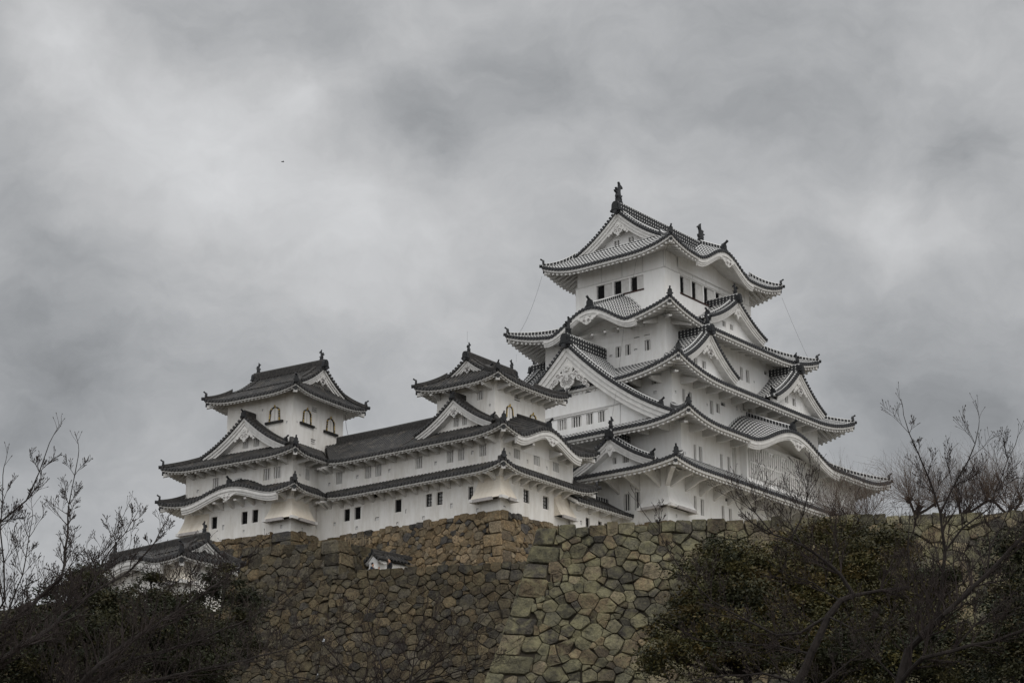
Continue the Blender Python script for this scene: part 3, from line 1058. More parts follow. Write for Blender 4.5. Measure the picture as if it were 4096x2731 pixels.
def bracket_mesh(kind, ov):
    """eave bracket: wall at y=0, outwards -y, top at z=0"""
    b = MB()
    sw = -.30 + SOF * ov + .13                      # soffit height at the wall
    if kind == 'strut':
        zb_ = -.30 if ov < 1.6 else .34
        poly = [(0, zb_), (0, zb_ + .28), (ov * .80, -.0), (ov * .80, -.14)]
        web = [(0, sw), (0, zb_ + .1), (ov * .78, -.02)]
    elif kind == 'boat':
        poly = [(0, .0), (0, .60), (ov * .66, .24), (ov * .66, .09), (ov * .45, -.02)]
    elif kind == 'arm':
        poly = [(0, -.77), (0, -.48), (ov * .30, .0), (ov * .30, .30), (ov * .78, .05), (ov * .78, -.09), (ov * .50, -.22)]
        web = [(0, sw), (0, -.6), (ov * .3, .1)]
    elif kind == 'small':
        poly = [(0, -.36), (0, -.08), (ov * .35, .14), (ov * .84, .06), (ov * .84, -.07), (ov * .5, -.06)]
        web = [(0, sw), (0, -.1), (ov * .4, .1)]
    else:
        poly = [(0, -.20), (0, .05), (ov * .80, .0), (ov * .80, -.12)]
    w = .20
    b.prism(poly, (-w / 2, 0, 0), (0, -1, 0), (0, 0, 1), (1, 0, 0), w, 'trim')
    if kind in ('strut', 'arm', 'small'):          # thin web above the strut
        b.prism(web, (-.05, 0, 0), (0, -1, 0), (0, 0, 1), (1, 0, 0), .1, 'trim')
    return mesh_only(b, 'eave_bracket')


def brackets(parent, me, pts, rz):
    for p in pts:
        inst(me, 'eave_bracket', parent, p, rz)


def drop(parent, corner, wlen, slen, ztop, zbot, fl, k, wz=None, name='stone_drop'):
    """flared stone-drop at the SW corner; wlen along +y, slen along +x"""
    x, y = corner
    b = MB(); g = MB()
    H = ztop - zbot
    n = 7

    def off(i): t = i / n; return fl * (t ** 1.8)
    def zz(i): return ztop - H * i / n
    for i in range(n):
        o0, o1, z0, z1 = off(i), off(i + 1), zz(i), zz(i + 1)
        if wlen:
            a0 = wlen - .28 * (1 - i / n); a1 = wlen - .28 * (1 - (i + 1) / n)
            b.face([(x - o0, y + a0, z0), (x - o1, y + a1, z1), (x - o1, y - (o1 if slen else 0), z1), (x - o0, y - (o0 if slen else 0), z0)], k)
            b.face([(x - o0, y + a0, z0), (x, y + a0, z0), (x, y + a1, z1), (x - o1, y + a1, z1)], k)
            if not slen: b.face([(x - o0, y, z0), (x - o1, y, z1), (x, y, z1), (x, y, z0)], k)
        if slen:
            a0 = slen - .28 * (1 - i / n); a1 = slen - .28 * (1 - (i + 1) / n)
            b.face([(x - (o0 if wlen else 0), y - o0, z0), (x - (o1 if wlen else 0), y - o1, z1), (x + a1, y - o1, z1), (x + a0, y - o0, z0)], k)
            b.face([(x + a0, y - o0, z0), (x + a1, y - o1, z1), (x + a1, y, z1), (x + a0, y, z0)], k)
            if not wlen: b.face([(x, y - o0, z0), (x, y, z0), (x, y, z1), (x, y - o1, z1)], k)
    f = fl + .06
    if wlen:
        b.hexa([(x - f, y + .2, zbot - .16), (x - f + .14, y + .2, zbot - .16), (x - f + .14, y + wlen - .25, zbot - .16), (x - f, y + wlen - .25, zbot - .16),
                (x - f, y + .2, zbot + .05), (x - f + .14, y + .2, zbot + .05), (x - f + .14, y + wlen - .25, zbot + .05), (x - f, y + wlen - .25, zbot + .05)], 'grey')
        for yy in (y + wlen - .14, y - (fl - .05 if slen else -.12)):
            b.box(x - f - .03, x - .02, yy - .13, yy + .13, zbot - .14, zbot + .06, 'trim')
        b.face([(x - fl + .12, y + .1, zbot - .02), (x - fl + .12, y + wlen - .2, zbot - .02), (x - .02, y + wlen - .2, zbot + .02), (x - .02, y + .1, zbot + .02)], 'void')
    if slen:
        b.hexa([(x + .2, y - f, zbot - .16), (x + slen - .25, y - f, zbot - .16), (x + slen - .25, y - f + .14, zbot - .16), (x + .2, y - f + .14, zbot - .16),
                (x + .2, y - f, zbot + .05), (x + slen - .25, y - f, zbot + .05), (x + slen - .25, y - f + .14, zbot + .05), (x + .2, y - f + .14, zbot + .05)], 'grey')
        b.box(x + slen - .27, x + slen - .01, y - f - .03, y - .02, zbot - .14, zbot + .06, 'trim')
        b.face([(x + .1, y - fl + .12, zbot - .02), (x + .1, y - .02, zbot + .02), (x + slen - .2, y - .02, zbot + .02), (x + slen - .2, y - fl + .12, zbot - .02)], 'void')
    return b.build(name, parent)


def bell_window(parent, F, u0, u1, z0, z1, sill=True, spots=True):
    """bell-shaped window: black lacquered frame with gold fittings, white shutter inside, black sill"""
    w = u1 - u0; c = (u0 + u1) / 2; H = z1 - z0
    half = [(.50, 0), (.47, .25), (.44, .5), (.43, .68), (.38, .82), (.27, .91), (.12, .95), (0, 1.04)]
    outl = [(c + x * w, z0 + z * H) for x, z in half] + [(c - x * w, z0 + z * H) for x, z in half[-2::-1]]
    hi = [(.39, 0), (.365, .25), (.34, .5), (.33, .66), (.27, .78), (.19, .85), (.09, .885), (0, .90)]
    inn = [(c + x * w, z0 + z * H) for x, z in hi] + [(c - x * w, z0 + z * H) for x, z in hi[-2::-1]]
    b = MB()
    for i in range(len(outl) - 1):
        for d0 in (-.07,):
            k = 'gold' if (spots and i % 3 == 1) or (not spots and i % 5 != 0) else 'lacq'
            q = [F(*outl[i], d0), F(*outl[i + 1], d0), F(*inn[i + 1], d0), F(*inn[i], d0)]
            b.face(q, k)
            b.face([F(*inn[i], d0), F(*inn[i + 1], d0), F(*inn[i + 1], .02), F(*inn[i], .02)], 'lacq')
            b.face([F(*outl[i], d0), F(*outl[i + 1], d0), F(*outl[i + 1], .02), F(*outl[i], .02)], 'lacq')
    # gold studs
    if spots:
        for s in (-1, 1):
            for zf in (.06, .22, .38, .54, .70):
                cx = c + s * w * .425; cz = z0 + H * zf
                quadbox(b, F, cx - .05, cx + .05, cz - .035, cz + .035, -.085, -.06, 'gold')
    quadbox(b, F, c - .05, c + .05, z1 - .02, z1 + .10, -.09, -.05, 'gold')
    o = b.build('window', parent)
    s = MB()
    poly = [F(*p, .012) for p in inn]
    s.face(poly, 'shut')
    quadbox(s, F, c - .02, c + .02, z0, z0 + H * .8, -.01, .005, 'grey')
    quadbox(s, F, c - w * .30, c - w * .24, z0, z0 + H * .7, -.03, .005, 'trim')
    s.build('shutter', o)
    if sill:
        q = MB(); quadbox(q, F, u0 - .28, u1 + .28, z0 - .16, z0, -.16, .0, 'lacq')
        q.build('sill', o)
    return o


# ------------------------------------------------------------------ the main keep
W_A, W_M = (0, -1), (1, 0)          # a gable on a west front: along-facade and inward directions
S_A, S_M = (1, 0), (0, 1)


def build_keep():
    K = thing('main_keep', (12.368, 157.341, 31.9), 0.8968,
              'tallest white castle keep with five stacked grey tiled roofs and a roof fish on top', 'castle keep', 'white castle keeps')
    # storeys, bottom up
    storey(K, -14.35, 12.46, -9.61, 9.61, 29.5, 35.95,
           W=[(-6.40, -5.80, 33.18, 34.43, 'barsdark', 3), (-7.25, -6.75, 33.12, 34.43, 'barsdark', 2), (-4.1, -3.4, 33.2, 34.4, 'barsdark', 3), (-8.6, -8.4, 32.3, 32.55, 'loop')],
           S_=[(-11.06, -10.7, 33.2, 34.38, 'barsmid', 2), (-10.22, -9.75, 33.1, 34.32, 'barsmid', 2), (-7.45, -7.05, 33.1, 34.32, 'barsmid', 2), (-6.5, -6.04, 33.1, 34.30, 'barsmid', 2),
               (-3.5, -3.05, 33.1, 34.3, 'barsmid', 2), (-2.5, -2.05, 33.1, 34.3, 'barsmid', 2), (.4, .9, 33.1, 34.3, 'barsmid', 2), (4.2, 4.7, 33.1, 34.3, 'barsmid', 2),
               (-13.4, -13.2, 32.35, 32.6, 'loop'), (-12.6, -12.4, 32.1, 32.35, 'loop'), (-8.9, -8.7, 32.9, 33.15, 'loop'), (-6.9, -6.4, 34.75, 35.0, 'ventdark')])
    storey(K, -12.46, 12.46, -9.61, 9.61, 35.9, 39.95,
           S_=[(-10.91, -10.55, 36.9, 38.2, 'barsmid', 2), (-10.25, -9.76, 36.9, 38.2, 'barsmid', 2), (-7.44, -7.05, 36.9, 38.2, 'barsmid', 2), (-6.45, -6.03, 36.9, 38.2, 'barsmid', 2),
               (6.62, 6.95, 37.0, 38.17, 'barsmid', 2), (9.6, 10.0, 37.0, 38.17, 'barsmid', 2), (-10.9, -10.6, 39.1, 39.35, 'ventdark'), (-12.05, -11.9, 37.2, 37.4, 'loop'), (-8.9, -8.75, 36.95, 37.15, 'loop')])
    storey(K, -10.46, 10.46, -7.59, 7.59, 40.0, 44.4,
           W=[(-6.31, -5.78, 43.5, 44.0, 'barsmid', 2), (-6.2, -5.9, 42.7, 42.95, 'loop')],
           S_=[(-9.15, -8.73, 42.15, 43.15, 'barsmid', 2), (-8.29, -7.84, 42.15, 43.13, 'barsmid', 2), (-5.48, -4.95, 42.05, 43.13, 'barsmid', 2), (-4.61, -4.05, 42.35, 43.1, 'barsmid', 2),
               (-.82, -.33, 43.35, 43.95, 'barsmid', 2), (-.09, .50, 43.35, 43.92, 'barsmid', 2), (-3.9, -3.3, 43.05, 43.35, 'ventdark'), (1.6, 2.2, 43.05, 43.35, 'ventdark'),
               (5.5, 6.0, 43.2, 43.9, 'barsmid', 2), (-1.75, -1.5, 43.15, 43.45, 'loop'), (-1.2, -.98, 43.1, 43.4, 'loop'), (-10.1, -9.9, 42.6, 42.8, 'loop'), (-5.9, -5.72, 42.55, 42.75, 'loop')])
    storey(K, -8.4, 8.4, -5.75, 5.75, 44.3, 49.55,
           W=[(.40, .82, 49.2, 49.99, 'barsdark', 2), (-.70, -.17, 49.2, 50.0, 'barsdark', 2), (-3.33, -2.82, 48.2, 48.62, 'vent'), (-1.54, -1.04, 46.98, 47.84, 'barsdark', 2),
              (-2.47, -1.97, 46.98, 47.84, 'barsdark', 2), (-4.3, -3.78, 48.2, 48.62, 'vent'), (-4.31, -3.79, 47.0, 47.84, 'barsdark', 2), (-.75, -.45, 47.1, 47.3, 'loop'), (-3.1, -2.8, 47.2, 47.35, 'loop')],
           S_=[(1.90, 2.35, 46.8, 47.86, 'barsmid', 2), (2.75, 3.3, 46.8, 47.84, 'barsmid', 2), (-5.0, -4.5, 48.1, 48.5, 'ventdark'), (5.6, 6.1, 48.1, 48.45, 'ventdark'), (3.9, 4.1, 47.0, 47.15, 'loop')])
    # top storey: lower part stands a little proud of the frieze
    storey(K, -6.14, 6.14, -4.24, 4.24, 54.2, 55.95)
    o, FW, FS = storey(K, -6.22, 6.22, -4.32, 4.32, 49.8, 54.3,
                       W=[(.72, 2.25, 52.95, 54.12, 'slide', 1), (-.90, .57, 52.95, 54.12, 'slide', 1), (-2.30, -1.05, 52.95, 54.12, 'slide', 1), (1.1, 1.5, 51.9, 52.0, 'loop')],
                       S_=[(-4.12, -2.62, 52.75, 54.2, 'slide', -1), (-2.46, -.90, 52.75, 54.2, 'slide', -1), (-.74, .80, 52.75, 54.2, 'slide', -1), (.96, 2.5, 52.75, 54.2, 'slide', -1), (2.66, 4.15, 52.75, 54.2, 'slide', -1)])
    q = MB(); quadbox(q, FW, -2.34, 2.28, 52.84, 52.95, -.06, .05, 'wood'); quadbox(q, FS, -4.16, 4.2, 52.63, 52.75, -.06, .05, 'wood')
    q.build('sill', K)
    # posts and beams of the frieze
    q = MB()
    for u in (-4.18, -2.2, -.2, 1.8, 4.18): q.box(-6.165, -6.135, u - .03, u + .03, 54.3, 55.7, 'shut')
    for u in (-6.0, -4.1, -2.2, -.3, 1.6, 3.5, 5.4): q.box(u - .03, u + .03, -4.265, -4.235, 54.3, 55.7, 'shut')
    q.box(-6.26, -6.14, -4.36, 4.36, 54.26, 54.33, 'trim'); q.box(-6.26, 6.26, -4.36, -4.24, 54.26, 54.33, 'trim')
    q.build('frieze_beam', K)
    # roofs
    hip_roof(K, (-16.8, 14.8, -12.05, 12.0), (-12.46, 12.46, -9.61, 9.61), 35.38, 36.9, 2.4, NEW, up=.40, Lu=4)
    hip_roof(K, (-14.65, 14.65, -11.81, 11.81), (-10.46, 10.46, -7.59, 7.59), 39.15, 41.3, 2.17, NEW, up=.75, Lu=4.5, kara={'S': (14.45, 6.1, 1.75)})
    hip_roof(K, (-12.78, 12.78, -9.81, 9.81), (-8.4, 8.4, -5.75, 5.75), 43.6, 45.95, 2.25, NEW, up=1.15, Lu=6.5)
    hip_roof(K, (-10.84, 10.84, -7.87, 7.87), (-6.22, 6.22, -4.32, 4.32), 48.75, 50.9, 2.15, NEW, up=1.12, Lu=6.5, kara={'W': (8.15, 4.1, 1.7)}, ovd={'W': 2.4, 'E': 2.4})
    hip_roof(K, (-8.13, 8.13, -6.29, 6.29), (-6.3, 6.3, -4.25, 4.25), 55.2, 56.85, 1.95, NEW, up=.80, Lu=4.2, kara={'S': (7.75, 3.75, 1.5)})
    # top gable with the two roof fish
    gable(K, (-5.97, 0), W_A, W_M, 59.84, 56.83, 4.22, 11.94, NEW, 'mid', over=.5, shachi=.72, far_end=True, gz=-1.05, ridge_h=.75, board=.72, wall_base=56.3,
          holes=((-.85, -.35, 57.1, 57.75, 'bars', 1), (.55, 1.05, 57.1, 57.75, 'bars', 1)))
    # great gable of the second roof
    gable(K, (-12.83, 0), W_A, W_M, 46.96, 40.30, 9.1, 4.6, NEW, 'big', over=.5, shachi=.58, gz=-1.55, ridge_h=.8, board=1.05, wall_base=39.3, gsc=1.05,
          holes=((-1.45, -.56, 40.72, 41.55, 'bars', 4), (-.15, .79, 40.72, 41.55, 'barsdark', 4), (1.24, 1.88, 40.72, 41.55, 'barsdark', 3), (2.33, 2.98, 40.72, 41.55, 'barsdark', 3),
                 (1.18, 1.68, 43.2, 43.56, 'ventdark'), (-3.4, -2.5, 40.72, 41.55, 'bars', 4)))
    q = MB()                                             # beams on the great gable wall
    q.box(-12.60, -12.52, -5.9, 5.9, 41.78, 41.86, 'shut'); q.box(-12.62, -12.52, -3.2, 3.6, 41.62, 41.72, 'trim')
    q.box(-12.58, -12.52, -4.4, -4.34, 40.3, 41.8, 'shut')
    q.build('frieze_beam', K)
    # small gable of the first roof
    gable(K, (-14.35, -4.95), W_A, W_M, 38.58, 36.48, 3.65, 2.0, NEW, 'star', over=.5, shachi=.42, gz=-.62, ridge_h=.5, board=.55, wall_base=36.0, rib_sides=(1, -1),
          holes=((-.25, .1, 36.85, 37.35, 'barsdark', 2), (.62, 1.2, 36.8, 37.4, 'barsdark', 4)))
    # twin gables of the third roof, front and rear
    for x in (-6.5, 6.5):
        gable(K, (x, -8.1), S_A, S_M, 47.93, 45.20, 3.55, 2.5, NEW, 'mid', over=.5, shachi=.42, gz=-1.0, ridge_h=.55, board=.55, wall_base=44.4,
              holes=((-1.35, -.8, 45.3, 45.9, 'barsmid', 2), (-.2, .35, 45.3, 45.9, 'barsmid', 2)))
        gable(K, (x, 8.1), (-1, 0), (0, -1), 47.93, 45.20, 3.55, 2.5, NEW, 'mid', over=.5, shachi=.42, gz=-1.0, ridge_h=.55, board=.55, wall_base=44.4)
    # single gable of the fourth roof
    gable(K, (0.05, -6.55), S_A, S_M, 52.52, 50.28, 3.85, 2.4, NEW, 'star', over=.5, shachi=.38, gz=-.75, ridge_h=.5, board=.55, wall_base=49.5,
          holes=((-1.3, -.8, 50.35, 50.8, 'barsmid', 2), (-.2, .3, 50.35, 50.8, 'barsmid', 2)))
    # ridges and pendants of the curved gables
    for pts, az, pend, rz in (([(-.2, -11.6, 41.12), (-.2, -10.0, 41.80), (-.2, -7.6, 42.9)], 0, (-.2, -11.9, 40.02), 0),
                              ([(-.38, -6.1, 56.85), (-.38, -5.2, 57.28), (-.38, -4.0, 57.85)], 0, (-.38, -6.38, 55.92), 0),
                              ([(-10.6, -.28, 50.65), (-8.6, -.28, 51.5), (-6.2, -.28, 52.6)], -math.pi / 2, (-10.93, -.28, 49.68), -math.pi / 2)):
        rb = MB(); sweep(rb, [(p[0], p[1], p[2] + .05) for p in pts], .32, .40, 'ridge_new', .3)
        ro = rb.build('ridge', K)
        inst(FINIAL, 'ridge_end_tile', ro, (pts[0][0], pts[0][1], pts[0][2] + .05), az, .95)
        inst(GEGYO['wide'], 'pendant_ornament', ro, pend, rz, 1.25)
    # big latticed bay of the second storey
    b = MB()
    b.box(-4.71, 4.95, -10.2, -9.6, 36.55, 39.75, 'white')
    b.box(-4.75, 5.0, -10.24, -10.16, 39.42, 39.75, 'trim')
    bay = b.build('lattice_bay', K)
    lb = MB()
    n = 31
    for i in range(n):
        x = -4.42 + 8.95 * i / (n - 1)
        zt = 39.05 if i % 6 in (4, 5) and i > 3 else 39.35
        lb.box(x - .085, x + .085, -10.32, -10.18, 36.98, zt, 'trim')
    lb.box(-4.5, 4.62, -10.34, -10.2, 38.02, 38.16, 'trim')
    for i in range(n - 1):
        x = -4.42 + 8.95 * (i + .5) / (n - 1)
        lb.box(x - .055, x + .055, -10.215, -10.19, 37.0, 39.3, 'grey')
    lb.build('lattice', bay)
    b = MB(); b.box(-5.75, -5.60, -9.72, -9.55, 36.5, 39.6, 'trim'); b.box(-5.46, -5.30, -9.72, -9.55, 36.5, 39.6, 'trim'); b.build('drain_board', K)
    drop(K, (-14.35, -9.61), 2.1, 2.7, 34.45, 32.95, .72, 'white')
    # brackets
    ma = bracket_mesh('arm', 2.4); mb_ = bracket_mesh('boat', 2.2); ms = bracket_mesh('strut', 2.2)
    brackets(K, ma, [(-13.9 + 1.83 * i, -9.61, 35.22) for i in range(14)], 0)
    brackets(K, ma, [(-14.35, y, 35.22) for y in (-9.0, -7.2, -5.4, -3.6, -1.8)], -math.pi / 2)
    inst(ma, 'eave_bracket', K, (-14.35, -9.61, 35.26), -math.pi / 4, (1.6, 1.25, 1.0))
    brackets(K, mb_, [(x, -9.61, 38.98) for x in (-11.3, -9.6, -7.75, -5.9, 6.3, 8.1, 9.9, 11.6)], 0)
    brackets(K, mb_, [(-12.46, y, 38.98) for y in (-8.6, -6.8, -5.0)], -math.pi / 2)
    brackets(K, mb_, [(-9.3 + 1.74 * i, -7.59, 43.45) for i in range(11)], 0)
    brackets(K, mb_, [(-10.46, y, 43.45) for y in (-6.6, -4.8)], -math.pi / 2)
    brackets(K, ms, [(-7.6 + 1.05 * i, -5.75, 48.62) for i in range(15)], 0)
    brackets(K, ms, [(-8.4, -5.0 + 1.22 * i, 48.66) for i in range(9)], -math.pi / 2)
    for x, y, z in ((-12.46, -9.61, 39.1), (-10.46, -7.59, 43.7), (-8.4, -5.75, 48.9)):
        inst(ms, 'eave_bracket', K, (x, y, z), -math.pi / 4, (1.3, 1.1, 1.0))
    # lightning conductor cables hanging between roofs
    for a, c, sag in (((-8.3, -3.2, 55.0), (-10.6, -3.6, 49.6), .4), ((-8.2, 6.2, 55.3), (-10.7, 6.6, 49.9), .5), ((8.1, -6.2, 55.2), (10.4, -7.4, 49.6), .15), ((-10.9, -3.7, 48.6), (-14.8, -5.0, 39.2), .6)):
        cb = MB(); pts = []
        for i in range(13):
            t = i / 12
            p = Vector(a).lerp(Vector(c), t); p.z -= sag * 4 * t * (1 - t)
            pts.append(p)
        cb.tube(pts, .008, 'iron', 4); cb.build('lightning_cable', K)
    return K


build_keep()


# ------------------------------------------------------------------ the smaller keep in front of the main keep
def build_small_keep():
    B = thing('small_keep', (-.775, 131.567, 30.5), 0.93,
              'small white keep between gallery and tallest keep, with a curved gable and worn gold-framed windows', 'castle keep', 'white castle keeps')
    k = 'cream'
    storey(B, 0, 8.38, 0, 8.0, 29.6, 33.75, k=k,
           W=[(4.86, 5.38, 31.79, 32.68, 'iron'), (5.78, 6.32, 31.79, 32.68, 'iron'), (2.25, 2.68, 31.79, 32.66, 'iron'), (4.21, 4.71, 33.1, 33.42, 'ventdark'),
              (6.4, 6.62, 30.95, 31.2, 'loop'), (4.0, 4.22, 31.4, 31.75, 'loop'), (1.8, 2.0, 30.85, 31.1, 'loop')],
           S_=[(2.58, 3.25, 31.76, 32.66, 'iron'), (4.80, 5.47, 31.74, 32.63, 'iron'), (.35, .6, 31.0, 31.1, 'loop'), (4.1, 4.4, 33.1, 33.35, 'ventdark')])
    storey(B, 0, 8.38, 0, 8.0, 33.7, 36.43, k=k,
           W=[(6.64, 7.26, 34.58, 35.45, 'bars', 4), (3.94, 4.54, 34.58, 35.45, 'bars', 4), (3.0, 3.58, 34.58, 35.45, 'bars', 4), (1.15, 1.75, 34.6, 35.45, 'bars', 4), (5.4, 5.6, 34.6, 34.85, 'loop'), (2.25, 2.45, 34.85, 35.1, 'loop')],
           S_=[(1.47, 2.19, 34.58, 35.38, 'bars', 4), (3.72, 4.45, 34.58, 35.4, 'bars', 4), (5.98, 6.70, 34.58, 35.38, 'bars', 4), (3.65, 4.42, 36.15, 36.42, 'ventdark'), (4.87, 5.73, 36.12, 36.40, 'ventdark'),
               (.95, 1.12, 34.6, 34.85, 'loop'), (2.95, 3.12, 34.5, 34.75, 'loop'), (5.2, 5.36, 34.5, 34.75, 'loop')])
    o, FW, FS = storey(B, 1.36, 7.2, 1.5, 6.53, 36.2, 40.6, k=k,
                       W=[(2.48, 3.03, 39.05, 39.70, 'bars', 3), (1.85, 2.0, 38.4, 38.6, 'loop')],
                       S_=[(3.58, 4.25, 39.33, 39.76, 'vent')])
    bell_window(o, FS, 2.58, 3.45, 37.92, 38.80, False, False)
    bell_window(o, FS, 5.28, 6.15, 37.92, 38.80, False, False)
    hip_roof(B, (-1.25, 9.65, -1.25, 9.0), (0, 8.38, 0, 7.75), 33.25, 33.95, 1.22, OLD, up=.48, Lu=2.6, sides='WSE', corners=('SW', 'SE'), ends={'W': (1.0, 10.25, 0, None)})
    hip_roof(B, (-1.25, 9.65, -1.25, 9.0), (1.36, 7.2, 1.5, 6.5), 35.72, 37.35, 1.22, OLD, up=.52, Lu=3.0, sides='WSE', corners=('SW', 'SE'), ends={'W': (1.0, 10.25, 0, None)}, kara={'S': (5.25, 3.5, 1.05)})
    hip_roof(B, (.15, 8.38, .28, 7.62), (1.5, 7.0, 2.3, 5.75), 39.97, 41.05, 1.2, OLD, up=.42, Lu=2.8)
    gable(B, (1.76, 4.02), W_A, W_M, 42.16, 41.02, 1.72, 5.2, OLD, 'mid', over=.4, shachi=.30, far_end=True, gz=-.62, ridge_h=.42, board=.42, wall_base=40.6, gsc=.62, wmat=k, ridge_w=.38)
    gable(B, (.5, 4.15), W_A, W_M, 39.02, 36.95, 3.2, 1.0, OLD, 'mid', over=.4, gz=-.72, ridge_h=.38, board=.52, wall_base=36.3, gsc=.75, wmat=k, ridge_w=.36,
          holes=((-.45, .02, 37.28, 37.95, 'bars', 3), (.30, .72, 37.28, 37.95, 'bars', 3), (-1.35, -1.15, 37.4, 37.6, 'loop'), (1.2, 1.4, 37.55, 37.75, 'loop')))
    rb = MB(); sweep(rb, [(4.0, -1.1, 36.95), (4.0, 0, 37.45), (4.0, 1.5, 38.1)], .30, .34, 'ridge_old', .3)
    ro = rb.build('ridge', B); inst(FINIAL, 'ridge_end_tile', ro, (4.0, -1.12, 36.95), 0, .8)
    inst(GEGYO['wide'], 'pendant_ornament', ro, (4.0, -1.33, 36.05), 0, .95)
    drop(B, (0, 0), 2.1, 1.2, 33.05, 31.5, .60, 'tan')
    drop(B, (6.1, 0), 0, 1.95, 33.1, 31.45, .60, 'tan')
    ms = bracket_mesh('strut', 1.25); m2 = bracket_mesh('small', 1.25)
    brackets(B, m2, [(0, .45 + .95 * i, 33.12) for i in range(8)], -math.pi / 2)
    brackets(B, m2, [(.45 + .95 * i, 0, 33.12) for i in range(9)], 0)
    brackets(B, ms, [(0, .45 + .95 * i, 35.6) for i in range(8)], -math.pi / 2)
    brackets(B, ms, [(x, 0, 35.6) for x in (.45, 1.4, 2.4, 5.6, 6.6, 7.6)], 0)
    brackets(B, ms, [(1.36, y, 39.86) for y in (1.8, 3.0, 5.2, 6.3)], -math.pi / 2)
    brackets(B, ms, [(1.7 + .78 * i, 1.5, 39.86) for i in range(8)], 0)
    for x, y, z, m in ((0, 0, 33.4, m2), (0, 0, 35.9, ms)):
        inst(m, 'eave_bracket', B, (x, y, z), -math.pi / 4, (1.2, 1.2, 1))
    rod = MB(); rod.tube([(1.5, 4.02, 43.4), (1.5, 4.02, 44.25)], .005, 'iron', 4); rod.tube([(7.2, 4.02, 43.4), (7.2, 4.02, 44.0)], .005, 'iron', 4); rod.build('lightning_rod', B)

    # gallery that links it to the left keep; same front plane
    G = thing('connecting_gallery', (-.775, 131.567, 30.5), 0.93,
              'long low two-storey white gallery with barred windows joining the two small keeps', 'castle gallery', 'galleries joining the keeps')
    k = 'cream'
    storey(G, 0, 5.2, 8.0, 16.2, 29.6, 33.75, k=k,
           W=[(13.11, 13.66, 31.79, 32.65, 'irondark'), (12.13, 12.69, 31.79, 32.66, 'irondark'), (8.46, 9.04, 31.79, 32.67, 'irondark'), (10.61, 11.07, 33.1, 33.4, 'ventdark'),
              (14.4, 14.6, 31.6, 31.85, 'loop'), (12.35, 12.55, 31.05, 31.3, 'loop'), (10.45, 10.8, 31.45, 31.7, 'loop'), (8.7, 8.9, 30.9, 31.1, 'loop'), (15.1 - 7.2, 8.12, 31.6, 31.9, 'loop')])
    storey(G, 0, 5.2, 8.0, 16.2, 33.7, 36.1, k=k,
           W=[(13.89, 14.48, 34.55, 35.42, 'bars', 4), (11.21, 11.82, 34.58, 35.45, 'bars', 4), (10.28, 10.88, 34.58, 35.45, 'bars', 4), (12.4, 12.6, 34.7, 34.95, 'loop'), (9.5, 9.7, 34.7, 34.95, 'loop'), (15.0, 15.2, 34.55, 34.8, 'loop')])
    for ze, zt, d, ln in ((33.25, 33.95, 1.25, 14.10), (35.72, 38.25, 3.75, 14.07)):
        tb, eb = MB(), MB()
        q = Side((-1.25, ln), (0, -1), (1, 0), ln - 8.0, d, ze, zt, -d, 0, .12, 2, None, .18, True, False)
        roof_tiles(tb, q, OLD); eave(eb, q, OLD, 1.22)
        ro = tb.build('roof', G); eb.build('eave', ro)
    b = MB(); b.face([(2.5, 8, 38.3), (2.5, 18, 38.3), (6.4, 18, 35.7), (6.4, 8, 35.7)], 'tile_old'); b.build('roof', G)
    rb = MB(); sweep(rb, [(2.5, 7.6, 38.25), (2.5, 12, 38.22), (2.5, 16.6, 38.25)], .42, .62, 'ridge_old', .3); rb.build('ridge', G)
    brackets(G, m2, [(0, 8.1 + .95 * i, 33.12) for i in range(7)], -math.pi / 2)
    brackets(G, ms, [(0, 8.1 + .95 * i, 35.6) for i in range(7)], -math.pi / 2)
    for z, m in ((33.2, m2), (35.7, ms)):
        for y in (14.9, 15.3): inst(m, 'eave_bracket', G, (0, y, z), -math.pi / 2)


build_small_keep()


